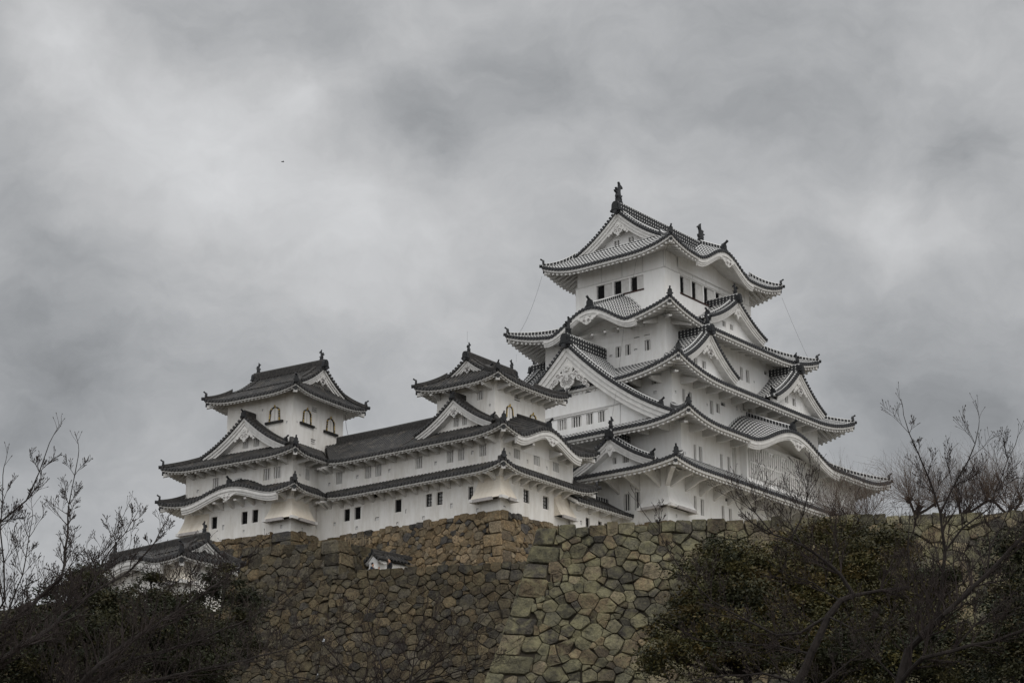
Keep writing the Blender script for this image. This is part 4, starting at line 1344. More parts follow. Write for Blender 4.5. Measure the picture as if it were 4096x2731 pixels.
def build_left_keep():
    A = thing('small_keep', (-15.308, 138.819, 30.75), 0.995,
              'white keep at the far left end, with three bell windows framed in black and gold', 'castle keep', 'white castle keeps')
    k = 'cream'
    storey(A, 0, 8.6, 0, 9.85, 29.6, 34.1, k=k,
           W=[(6.73, 7.26, 31.93, 32.80, 'irondark'), (3.94, 4.49, 31.93, 32.83, 'irondark'), (2.97, 3.52, 31.93, 32.85, 'irondark'), (5.82, 6.42, 33.30, 33.66, 'vent'), (2.27, 2.9, 33.25, 33.55, 'vent'),
              (6.05, 6.25, 31.75, 32.1, 'loop'), (4.15, 4.32, 31.3, 31.5, 'loop'), (.75, .92, 31.2, 31.45, 'loop')],
           S_=[(1.2, 1.36, 31.15, 31.4, 'loop'), (2.75, 2.9, 31.6, 31.8, 'loop')])
    storey(A, 0, 8.6, 0, 9.85, 34.05, 36.65, k=k,
           W=[(1.99, 2.62, 34.85, 35.70, 'bars', 3), (1.04, 1.68, 34.86, 35.70, 'bars', 3), (6.69, 7.29, 34.9, 35.66, 'bars', 3), (8.6, 8.78, 34.75, 35.0, 'loop')],
           S_=[(1.41, 1.98, 34.87, 35.72, 'bars', 3), (2.9, 3.05, 34.95, 35.2, 'loop'), (.75, .9, 34.95, 35.15, 'loop')])
    o, FW, FS = storey(A, 1.5, 7.4, 1.4, 7.5, 36.5, 41.75, k=k,
                       W=[(1.85, 2.0, 39.25, 39.45, 'loop'), (4.15, 4.27, 40.5, 40.68, 'loop')],
                       S_=[(3.66, 4.29, 40.62, 40.98, 'vent'), (3.67, 4.2, 38.2, 38.58, 'vent'), (4.15, 4.3, 39.35, 39.5, 'loop'), (2.0, 2.12, 39.35, 39.5, 'loop')])
    bell_window(o, FW, 2.5, 3.55, 39.58, 40.70)
    bell_window(o, FS, 2.6, 3.63, 39.52, 40.62)
    bell_window(o, FS, 5.34, 6.37, 39.52, 40.62)
    hip_roof(A, (-1.25, 9.85, -1.25, 11.35), (0, 8.6, 0, 9.85), 33.62, 34.32, 1.22, OLD, up=.38, Lu=2.6, sides='WSN', corners=('SW', 'NW'), ends={'S': (0, 3.69, None, -1.25)}, kara={'W': (6.6, 4.1, .85)}, fin_sc=1.0)
    hip_roof(A, (-1.25, 9.85, -1.25, 11.25), (1.5, 7.4, 1.4, 7.5), 36.17, 37.75, 1.22, OLD, up=.40, Lu=3.0, sides='WSN', corners=('SW', 'NW'), ends={'S': (0, 3.72, None, -2.65)})
    hip_roof(A, (.25, 8.65, .15, 8.72), (2.0, 6.9, 1.25, 7.6), 41.3, 42.37, 1.22, OLD, up=.38, Lu=2.8)
    gable(A, (4.45, 1.35), S_A, S_M, 43.98, 42.36, 2.45, 6.2, OLD, 'mid', over=.4, shachi=.33, far_end=True, gz=-.80, ridge_h=.50, board=.5, wall_base=41.8, gsc=.75, wmat=k, ridge_w=.40)
    gable(A, (.75, 4.95), W_A, W_M, 39.88, 37.38, 3.75, .9, OLD, 'mid', over=.4, gz=-.90, ridge_h=.38, board=.6, wall_base=36.7, gsc=.95, wmat=k, ridge_w=.36,
          holes=((-.6, -.05, 37.8, 38.45, 'bars', 3), (.42, .98, 37.8, 38.45, 'bars', 3), (-1.9, -1.75, 37.75, 37.95, 'loop'), (1.55, 1.7, 37.95, 38.15, 'loop')))
    rb = MB(); sweep(rb, [(-1.1, 4.75, 34.60), (-.5, 4.75, 34.85), (.1, 4.75, 35.1)], .3, .30, 'ridge_new', .3)
    ro = rb.build('ridge', A); inst(FINIAL, 'ridge_end_tile', ro, (-1.15, 4.75, 34.55), -math.pi / 2, .75)
    inst(GEGYO['wide'], 'pendant_ornament', ro, (-1.33, 4.75, 33.78), -math.pi / 2, .9)
    drop(A, (0, 0), 2.0, 2.15, 33.25, 31.8, .60, 'tan')
    drop(A, (0, 7.5), 2.5, 0, 33.2, 31.74, .60, 'tan')
    ms = bracket_mesh('strut', 1.25); m2 = bracket_mesh('small', 1.25)
    brackets(A, m2, [(0, .5 + .95 * i, 33.5) for i in range(10)], -math.pi / 2)
    brackets(A, m2, [(.5 + .95 * i, 0, 33.5) for i in range(4)], 0)
    brackets(A, ms, [(0, .5 + .95 * i, 36.05) for i in range(10)], -math.pi / 2)
    brackets(A, ms, [(.5 + .95 * i, 0, 36.05) for i in range(4)], 0)
    for z, m in ((33.75, m2), (36.3, ms)): inst(m, 'eave_bracket', A, (0, 0, z), -math.pi / 4, (1.2, 1.2, 1))
    cb = MB(); cb.tube([(7.6, 1.4, 41.3), (7.65, 1.3, 40.3), (7.9, 1.2, 39.4), (8.4, 1.0, 38.6)], .014, 'iron', 4); cb.build('lightning_cable', A)


build_left_keep()


def build_link():
    """low roofed link between the middle small keep and the main keep"""
    L = thing('connecting_gallery', (12.368, 157.341, 30.5), 0.8968,
              'short low link with one tiled roof and iron-barred windows between the small and tallest keeps', 'castle gallery', 'galleries joining the keeps')
    b = MB()
    F = wall_face(b, (0, -5.75), (1, 0), (0, -1), -20.6, -14.36, 29.8, 33.2,
                  [(-18.82, -18.36, 31.0, 31.95, 'iron'), (-17.37, -16.9, 31.3, 31.95, 'iron'), (-16.6, -16.1, 31.3, 31.95, 'iron'), (-19.5, -19.25, 31.3, 31.6, 'loop')], 'cream')
    o = b.build('storey_wall', L)
    for h in ((-18.82, -18.36, 31.0, 31.95, 'iron'), (-17.37, -16.9, 31.3, 31.95, 'iron'), (-16.6, -16.1, 31.3, 31.95, 'iron'), (-19.5, -19.25, 31.3, 31.6, 'loop')): bar_window(o, F, h)
    tb, eb = MB(), MB()
    q = Side((-20.9, -6.65), (1, 0), (0, 1), 6.5, 2.3, 32.6, 33.85, 0, 0, 0, 2, None, .2, False, False)
    roof_tiles(tb, q, OLD); eave(eb, q, OLD, .9)
    ro = tb.build('roof', L); eb.build('eave', ro)
    rb = MB(); sweep(rb, [(-20.8, -4.35, 33.8), (-14.4, -4.35, 33.8)], .36, .5, 'ridge_new', .3); rb.build('ridge', L)
    b = MB(); b.face([(-20.9, -4.35, 33.8), (-14.4, -4.35, 33.8), (-14.4, -2, 32.6), (-20.9, -2, 32.6)], 'tile_old'); b.build('roof', L)
    b = MB(); b.prism([(0, 0), (2.2, 1.15), (2.2, 1.42), (0, .22)], (-20.92, -6.62, 32.42), (0, 1, 0), (0, 0, 1), (1, 0, 0), .12, 'trim'); b.build('bargeboard', L)
    ms = bracket_mesh('strut', .9)
    brackets(L, ms, [(-19.8 + 1.35 * i, -5.75, 32.5) for i in range(4)], 0)


build_link()


def build_turret():
    T = thing('gate_turret', (-18.039, 110.0, 17.5), 0.84,
              'small white turret with a dark tiled hip-and-gable roof half hidden behind trees at the left', 'turret')
    storey(T, .8, 3.6, .8, 9.0, 20.0, 23.15, k='cream')
    hip_roof(T, (0, 4.35, 0, 10.2), (.95, 3.45, .75, 9.4), 23.08, 23.62, .8, OLD, up=.14, Lu=1.6, corners=('SW', 'SE', 'NW', 'NE'), kara={'W': (5.4, 2.8, .52)}, fin_sc=.7)
    gable(T, (2.2, .85), S_A, S_M, 24.34, 23.60, 1.28, 8.3, OLD, None, over=.35, shachi=.28, far_end=True, ridge_h=.36, board=.36, wall_base=23.2, wmat='cream', ridge_w=.32, fin=False)
    drop(T, (.8, .8), 1.5, .75, 22.75, 21.9, .42, 'tan')
    ms = bracket_mesh('plate', .8)
    brackets(T, ms, [(.8, 1.2 + .9 * i, 22.98) for i in range(8)], -math.pi / 2)
    brackets(T, ms, [(1.2 + .7 * i, .8, 22.98) for i in range(4)], 0)


build_turret()


# ------------------------------------------------------------------ ground and terraces
def ground_z(x, y):
    pts = [(-200, -1.7), (8, -1.7), (26, 0.0), (60, 5.0), (95, 12.3), (110, 15.6), (125, 17.2), (160, 19.0), (240, 12), (500, 0), (3000, -6)]
    for (a, za), (b, zb) in zip(pts, pts[1:]):
        if a <= y <= b: z = za + (zb - za) * (y - a) / (b - a); break
    f = max(0, (abs(x) - 60) / 140)
    return z * max(0, 1 - f) + (-2) * min(1, f)


def build_ground():
    b = MB()
    xs = [-1500, -600, -250, -160, -110, -80, -60, -45, -35, -25, -18, -12, -6, 0, 6, 12, 18, 25, 35, 45, 60, 80, 110, 160, 250, 600, 1500]
    ys = [-200, -60, -20, 0, 8, 14, 20, 26, 34, 42, 50, 60, 70, 80, 88, 95, 102, 110, 118, 125, 140, 160, 200, 240, 320, 500, 900, 3000]
    rnd = random.Random(3)
    G = [[(x, y, ground_z(x, y) + (rnd.uniform(-.15, .15) if 10 < y < 130 and abs(x) < 60 else 0)) for y in ys] for x in xs]
    b.grid(G, 'soil')
    tag(b.build('ground', None, 0), None, None, None, 'structure')
    b = MB()
    b.face([(1.5, 100.2, 22.3), (45, 94, 22.3), (60, 150, 22.4), (8, 150, 22.4)], 'gravel')
    tag(b.build('terrace', None, 0), None, None, None, 'structure')
    b = MB()
    b.face([(-30, 139, 25.7), (-12, 131.6, 25.7), (6, 125.3, 25.7), (14, 140, 25.7), (-10, 150, 25.7), (-34, 152, 25.7)], 'gravel')
    tag(b.build('terrace', None, 0), None, None, None, 'structure')


build_ground()


# ------------------------------------------------------------------ stone walls
def clip(poly, px, py, nx, ny):
    """keep the part with (p-(px,py)).n <= 0"""
    out = []
    n = len(poly)
    for i in range(n):
        a, b = poly[i], poly[(i + 1) % n]
        da = (a[0] - px) * nx + (a[1] - py) * ny; db = (b[0] - px) * nx + (b[1] - py) * ny
        if da <= 0: out.append(a)
        if (da < 0 < db) or (db < 0 < da):
            t = da / (da - db); out.append((a[0] + (b[0] - a[0]) * t, a[1] + (b[1] - a[1]) * t))
    return out


def stone_face(b, back, pos, ulo, uhi, H, size, pal, rnd, corners=(False, False), cs=1.0, top_big=True, mkey='stone_b', dipc=False):
    """pos(u,h,out) -> 3D point. Fills the face with irregular fitted stones; ulo/uhi(h) give its side edges."""
    # sites: dart throwing from large stones to small wedges (u squeezed so that stones lie a little flat)
    Q = 1.18
    umin = min(ulo(0), ulo(H)) - size; umax = max(uhi(0), uhi(H)) + size
    pts = []; cell = {}; cs_ = size * 1.0

    def near(p, rng):
        kx, ky = int(p[0] // cs_), int(p[1] // cs_)
        for ax in range(kx - rng, kx + rng + 1):
            for ay in range(ky - rng, ky + rng + 1):
                for j in cell.get((ax, ay), ()): yield j

    def add(p):
        cell.setdefault((int(p[0] // cs_), int(p[1] // cs_)), []).append(len(pts)); pts.append(p)
    if top_big:
        u = umin / Q
        while u < umax / Q:
            r = size * rnd.uniform(.36, .62)
            add((u + r, size * rnd.uniform(.30, .40), r)); u += r * 2.0
    area = (umax - umin) / Q * H
    for f, k, ov_ in ((.66, .8, .80), (.54, 1.6, .74), (.43, 3, .70), (.33, 5, .70), (.20, 3, .92), (.13, 2.5, 1.0)):
        r0 = size * f
        for _ in range(int(area / (r0 * r0 * 3.14) * k)):
            r = r0 * rnd.uniform(.88, 1.12)
            p = (rnd.uniform(umin, umax) / Q, rnd.uniform(.1, H + size * .5), r)
            ok = True
            for j in near(p, 1 if f < .3 else 2):
                o = pts[j]
                if (o[0] - p[0]) ** 2 + (o[1] - p[1]) ** 2 < ((o[2] + r) * ov_) ** 2: ok = False; break
            if ok: add(p)
    # corner stones: alternate long and short blocks
    blocks = []
    for side, on in enumerate(corners):
        if not on: continue
        hh = 0; k = 0
        while hh < H:
            ch = cs * rnd.uniform(.75, 1.05); w = cs * (rnd.uniform(1.25, 1.9) if (k + side) % 2 else rnd.uniform(.8, 1.2))
            blocks.append((side, hh, min(H, hh + ch), w)); hh += ch; k += 1

    def emit(poly, col, bulge, gap, tilt=.04, top=False):
        # drop short edges and near-straight corners so that stones stay angular
        per = sum(math.hypot(poly[i][0] - poly[i - 1][0], poly[i][1] - poly[i - 1][1]) for i in range(len(poly)))
        ch = True
        while ch and len(poly) > 4:
            ch = False
            for i in range(len(poly)):
                a, p_, c_ = poly[i - 1], poly[i], poly[(i + 1) % len(poly)]
                la = math.hypot(p_[0] - a[0], p_[1] - a[1]); lc = math.hypot(c_[0] - p_[0], c_[1] - p_[1])
                cr = abs((p_[0] - a[0]) * (c_[1] - p_[1]) - (p_[1] - a[1]) * (c_[0] - p_[0]))
                if la < .075 * per or cr < .30 * la * lc:
                    poly = poly[:i] + poly[i + 1:]; ch = True; break
        cx = sum(p[0] for p in poly) / len(poly); cy = sum(p[1] for p in poly) / len(poly)
        # corner cutting for rounded outlines
        q = []
        for i in range(len(poly)):
            a, c = poly[i], poly[(i + 1) % len(poly)]
            k = rnd.uniform(.04, .12); q.append((a[0] * (1 - k) + c[0] * k, a[1] * (1 - k) + c[1] * k)); q.append((a[0] * k + c[0] * (1 - k), a[1] * k + c[1] * (1 - k)))
        r = max(.05, sum(math.hypot(p[0] - cx, p[1] - cy) for p in q) / len(q))
        tx, ty = rnd.uniform(-tilt, tilt), rnd.uniform(-tilt, tilt)

        def ring(f, out):
            o = []
            for p in q:
                dx, dy = p[0] - cx, p[1] - cy
                o.append(pos(cx + dx * f, cy + dy * f, out + tx * dx / r + ty * dy / r + rnd.uniform(-.05, .05) * min(.9, r)))
            return o
        f0 = 1 - gap / r
        R0 = ring(max(.4, f0 + .02), -.22); R1 = ring(max(.4, f0), -.02); R2 = ring(max(.3, f0 - .06), bulge * .85); R3 = ring(max(.2, f0 - .38), bulge)
        n = len(q)
        for A, B in ((R0, R1), (R1, R2), (R2, R3)):
            for i in range(n):
                j = (i + 1) % n
                b.face([A[i], A[j], B[j], B[i]], mkey, None, col)
        c = pos(cx, cy, bulge * 1.05)
        for i in range(n): b.face([R3[i], R3[(i + 1) % n], c], mkey, None, col)

    def color():
        base = rnd.choice(pal); f = rnd.uniform(.6, 1.3)
        return tuple(x * f for x in base)
    for i, p in enumerate(pts):
        if not (-.1 < p[1] < H and ulo(p[1]) - .1 < p[0] * Q < uhi(p[1]) + .1): continue
        e = size * 1.6
        poly = [(p[0] - e, p[1] - e), (p[0] + e, p[1] - e), (p[0] + e, p[1] + e), (p[0] - e, p[1] + e)]
        for j in near(p, 3):
            if j == i: continue
            o = pts[j]; nx, ny = o[0] - p[0], o[1] - p[1]
            d2 = nx * nx + ny * ny
            if d2 > (2.6 * size) ** 2 or d2 < 1e-9: continue
            t = (d2 + p[2] ** 2 - o[2] ** 2) / (2 * d2)
            poly = clip(poly, p[0] + nx * t, p[1] + ny * t, nx, ny)
            if not poly: break
        if not poly: continue
        poly = [(q[0] * Q, q[1]) for q in poly]
        p = (p[0] * Q, p[1])
        topc = -rnd.uniform(-.10, .30) * size
        poly = clip(poly, 0, topc, 0, -1); poly = clip(poly, 0, H, 0, 1)
        if not poly: continue
        lo0 = max(ulo(q[1]) for q in poly); hi0 = min(uhi(q[1]) for q in poly)
        poly = [(min(max(q[0], ulo(q[1])), uhi(q[1])), q[1]) for q in poly]
        # cut by corner blocks of this height band
        for side, h0, h1, w in blocks:
            if h0 - .02 <= p[1] < h1 + .02:
                if side == 0: poly = clip(poly, ulo(p[1]) + w, 0, -1, 0)
                else: poly = clip(poly, uhi(p[1]) - w, 0, 1, 0)
                if not poly: break
        if not poly or len(poly) < 3: continue
        ar = abs(sum(poly[k][0] * poly[(k + 1) % len(poly)][1] - poly[(k + 1) % len(poly)][0] * poly[k][1] for k in range(len(poly)))) / 2
        if ar < .006 * size * size: continue
        emit(poly, color(), rnd.uniform(.02, .15) * size + .015, rnd.uniform(.002, .016), .11 * size)
    for side, h0, h1, w in blocks:
        if side == 0: poly = [(ulo(h0), h0), (ulo(h0) + w, h0), (ulo(h1) + w, h1), (ulo(h1), h1)]
        else: poly = [(uhi(h0) - w, h0), (uhi(h0), h0), (uhi(h1), h1), (uhi(h1) - w, h1)]
        jt = lambda: rnd.uniform(-.05, .05) * cs
        dip = .10 * w if dipc else 0
        if side == 0: poly = [poly[0], (poly[1][0] + jt(), poly[1][1] + jt() + dip), (poly[2][0] + jt(), poly[2][1] + jt() + dip), poly[3]]
        else: poly = [(poly[0][0] + jt(), poly[0][1] + jt()), poly[1], poly[2], (poly[3][0] + jt(), poly[3][1] + jt())]
        emit(poly, color(), .10, .025, .03)
    # backing
    nh = 6; nu = 8
    G = []
    for i in range(nh + 1):
        hh = .12 + (H - .12) * i / nh
        G.append([pos(ulo(hh) + .1 + (uhi(hh) - ulo(hh) - .2) * j / nu, hh, -.10) for j in range(nu + 1)])
    back.grid(G, 'gap')


def stone_wall(name, label, faces, ztop, H, size, pal, mkey, seed, top=None, cs=1.0, off=lambda h: .3 * h, group='rough stone walls of the castle hill'):
    """faces: list of (start, t, n, L, slope_lo, slope_hi, corner_lo, corner_hi)"""
    rnd = random.Random(seed)
    b, back = MB(), MB()
    for (st, t, n, L, lo, hi, c0, c1, *kk) in faces:
        def pos(u, h, out, st=st, t=t, n=n, k=(kk[0] if kk else 1.0)):
            o = off(max(0, h)) * k + out
            return (st[0] + t[0] * u + n[0] * o, st[1] + t[1] * u + n[1] * o, ztop - h + out * .25)
        stone_face(b, back, pos, lambda h: -lo * off(max(0, h)), lambda h: L + hi * off(max(0, h)), H, size, pal, rnd, (c0, c1), cs, True, mkey, mkey == 'stone_g')
    if top: back.face([(x, y, ztop - .12) for x, y in top], 'soil')
    w = thing(name, (faces[0][0][0], faces[0][0][1], ztop - H), 0, label, 'stone wall', group)
    w['kind'] = 'thing'
    for mb, nm in ((b, 'stone_facing'), (back, 'rubble_core')):
        mb.v = [(p[0] - w.location.x, p[1] - w.location.y, p[2]) for p in mb.v]
        mb.build(nm, w)
    return w


PAL_B = [(0.208, 0.152, 0.090), (0.184, 0.132, 0.076), (0.232, 0.176, 0.112), (0.160, 0.120, 0.072), (0.200, 0.160, 0.108), (0.168, 0.132, 0.092), (0.068, 0.064, 0.062), (0.192, 0.140, 0.080)]
PAL_M = [(0.095, 0.075, 0.046), (0.075, 0.060, 0.039), (0.110, 0.087, 0.055), (0.064, 0.055, 0.042), (0.089, 0.078, 0.060), (0.049, 0.045, 0.039), (0.104, 0.078, 0.046)]
PAL_G = [(0.176, 0.137, 0.085), (0.195, 0.163, 0.111), (0.137, 0.127, 0.082), (0.113, 0.107, 0.072), (0.159, 0.144, 0.096), (0.090, 0.082, 0.062), (0.127, 0.120, 0.085), (0.116, 0.092, 0.062), (0.069, 0.062, 0.051)]


def nrm(a): return (math.sin(a), -math.cos(a))


cB, sB = math.cos(.93), math.sin(.93); cA, sA = math.cos(.995), math.sin(.995); cK, sK = math.cos(.8968), math.sin(.8968)
PB = (-.775, 131.567); PA = (-15.308, 138.819)
stone_wall('stone_wall', 'brown stone base under the gallery and the middle small keep, with a sharp corner',
           [((PB[0] - sB * 15.8, PB[1] + cB * 15.8), (sB, -cB), (-cB, -sB), 15.8, 0, 1, False, True),
            (PB, (cB, sB), (sB, -cB), 10.0, 1, 0, True, False)], 30.72, 6.0, .52, PAL_B, 'stone_b', 11, None, .85, lambda h: .12 + .22 * h)
stone_wall('stone_wall', 'brown stone base under the leftmost keep with its bell windows',
           [((PA[0] - sA * 12, PA[1] + cA * 12), (sA, -cA), (-cA, -sA), 12.0, 0, 1, False, True),
            (PA, (cA, sA), (sA, -cA), 4.6, 1, 0, True, False)], 30.92, 6.0, .56, PAL_B, 'stone_m', 12, None, .9, lambda h: .12 + .24 * h)
PK = (12.368 - 14.35 * cK + 9.61 * sK, 157.341 - 14.35 * sK - 9.61 * cK)
stone_wall('stone_wall', 'tan stone base whose corner just shows under the tallest keep',
           [((PK[0] - sK * 8, PK[1] + cK * 8), (sK, -cK), (-cK, -sK), 8.0, 0, 1, False, True),
            (PK, (cK, sK), (sK, -cK), 30.0, 1, 0, True, False)], 32.0, 3.0, .9, PAL_B, 'stone_b', 13, None, 1.2, lambda h: .10 + .25 * h)
stone_wall('stone_wall', 'raised end of dark stone wall with large squared blocks, left of the visitors',
           [((-25.7, 137.97), (.8817, -.4718), (-.4718, -.8817), 16.35, 0, 1, False, True),
            ((-11.24, 130.25), (.50, .866), (.866, -.50), 5.0, 1, 0, True, False)], 28.45, 2.5, .72, PAL_M, 'stone_m', 14,
           [(-25.7, 137.97), (-11.24, 130.25), (-8.7, 134.6), (-23, 143)], .95, lambda h: .05 + .20 * h + .006 * h * h)
stone_wall('stone_wall', 'long dark mossy brown stone wall below the visitors and the small roofed wall',
           [((-48.0, 149.33), (.8817, -.4718), (-.4718, -.8817), 41.42, 0, .12, False, False),
            ((-11.48, 129.79), (.966, -.2586), (-.2586, -.966), 17.0, .12, 0, False, False)], 26.14, 9.8, .60, PAL_M, 'stone_m', 15,
           [(-13.5, 131.2), (4.35, 125.4), (5, 127), (-13, 133.4)], 1.0, lambda h: .05 + .22 * h + .009 * h * h)
stone_wall('stone_wall', 'stone foot of the small turret half hidden by dark evergreens',
           [((-18.039 + .8 * math.cos(.84) - 9 * math.sin(.84), 110 + .8 * math.sin(.84) + 9 * math.cos(.84)), (math.sin(.84), -math.cos(.84)), (-math.cos(.84), -math.sin(.84)), 8.2, 0, 1, False, True),
            ((-18.039 + .8 * math.cos(.84) - .8 * math.sin(.84), 110 + .8 * math.sin(.84) + .8 * math.cos(.84)), (math.cos(.84), math.sin(.84)), (math.sin(.84), -math.cos(.84)), 3.0, 1, 0, True, False)],
           20.6, 4.6, .7, PAL_M, 'stone_m', 17, None, .8, lambda h: .08 + .15 * h)
stone_wall('stone_wall', 'huge lichen-green stone wall in front with a slanting corner of squared blocks',
           [((1.27, 100.0), (.9895, -.1445), (-.1445, -.9895), 40.0, .74, 0, True, False),
            ((1.27 + .30 * 8, 100.0 + .954 * 8), (-.30, -.954), (-.954, .30), 8.0, 0, 1.10, False, True, .55)], 22.42, 11.2, .66, PAL_G, 'stone_g', 16,
           [(1.3, 100.0), (40.8, 94.3), (44, 104), (4, 110)], 1.05, lambda h: .03 + .30 * h + .008 * h * h)


# ------------------------------------------------------------------ dry grass along the wall tops
def build_grass():
    rnd = random.Random(8)
    b = MB()
    cols = [(.10, .085, .04), (.13, .10, .05), (.06, .065, .025), (.09, .06, .035)]
    for (x0, y0), (x1, y1), z, n in (((2.0, 100.1), (40, 94.6), 22.38, 900), ((-18, 134.0), (-11.6, 130.6), 28.4, 130), ((-11, 129.9), (3, 126.2), 26.1, 160)):
        for _ in range(n):
            t = rnd.random(); x = x0 + (x1 - x0) * t; y = y0 + (y1 - y0) * t + rnd.uniform(0, .5)
            if rnd.random() < .5 + .5 * math.sin(t * 37): continue
            for k in range(5):
                a = rnd.uniform(0, 6.28); h = rnd.uniform(.10, .38); w = .012
                p = Vector((x + rnd.gauss(0, .06), y + rnd.gauss(0, .06), z))
                q = p + Vector((math.cos(a) * h * .5, math.sin(a) * h * .5, h))
                d = Vector((-math.sin(a), math.cos(a), 0)) * w
                b.face([p - d, p + d, q], 'leaf', None, rnd.choice(cols))
    tag(b.build('grass', None, 0), 'dry grass tufts on top of the stone walls', 'grass', None, 'stuff')


build_grass()


# ------------------------------------------------------------------ small roofed wall, fence, visitors, bird
def build_small_things():
    G = thing('roofed_wall', (-9.05, 131.7, 25.74), .78, 'small white wall with a dark tiled gable roof behind the visitors', 'wall')
    G['kind'] = 'thing'
    b = MB()
    b.box(0, 2.6, -.42, .42, 25.6, 27.22, 'white')
    b.prism([(-.50, 0), (.50, 0), (0, .42)], (-.02, 0, 27.22), (0, 1, 0), (0, 0, 1), (1, 0, 0), 2.6, 'white')
    b.build('plastered_wall', G)
    gable(G, (.22, 0), (0, -1), (1, 0), 27.78, 27.26, .72, 2.7, OLD, None, over=.35, ridge_h=.16, board=.16, kud=False, wall_base=27.2, fin=False, ridge_w=.22)
    b = MB()
    b.prism([(-.36, 0), (.36, 0), (.36, .05), (0, .34), (-.36, .05)], (-.16, 0, 26.75), (0, 1, 0), (0, 0, 1), (1, 0, 0), .2, 'trim')
    b.box(-.10, 0, -.30, .30, 25.7, 26.76, 'shut')
    b.build('end_panel', G)
    # bamboo fence
    F = thing('bamboo_fence', (-10.9, 131.2, 28.3), -.35, 'short pale bamboo fence on top of the stone wall below the gallery', 'fence')
    rnd = random.Random(5)
    for i in range(9):
        b = MB(); x = i * .22 + rnd.uniform(-.04, .04); h = rnd.uniform(.32, .62)
        b.tube([(x, 0, 28.2), (x + rnd.uniform(-.04, .04), 0, 28.3 + h)], .035 if i in (0, 8) else .014, 'bamboo', 6); b.build('post', F)
    for z in (28.55, 28.70):
        b = MB(); b.tube([(-.1, .03, z), (1.95, .03, z + .03)], .013, 'bamboo', 6); b.build('rail', F)
    # bird
    B = MB()
    c = Vector((-5.85, 48.4, 20.39))
    d = Vector((.8, .3, .05)).normalized(); s = Vector((-.3, .8, .2)).normalized()
    B.tube([c - d * .16, c - d * .08, c, c + d * .08, c + d * .13], [.012, .035, .045, .03, .008], 'iron', 6)
    B.face([c + d * .05, c + s * .22 + d * .02 + Vector((0, 0, .08)), c + s * .42 - d * .06 + Vector((0, 0, .03)), c - d * .05], 'iron')
    B.face([c + d * .05, c - s * .22 + d * .02 + Vector((0, 0, .08)), c - s * .42 - d * .06 + Vector((0, 0, .03)), c - d * .05], 'iron')
    B.v = [((p[0] - c.x) * .3, (p[1] - c.y) * .3, (p[2] - c.z) * .3) for p in B.v]
    o = B.build('bird', None, 0); o.location = c
    tag(o, 'tiny dark bird flying high in the grey sky', 'bird')


build_small_things()


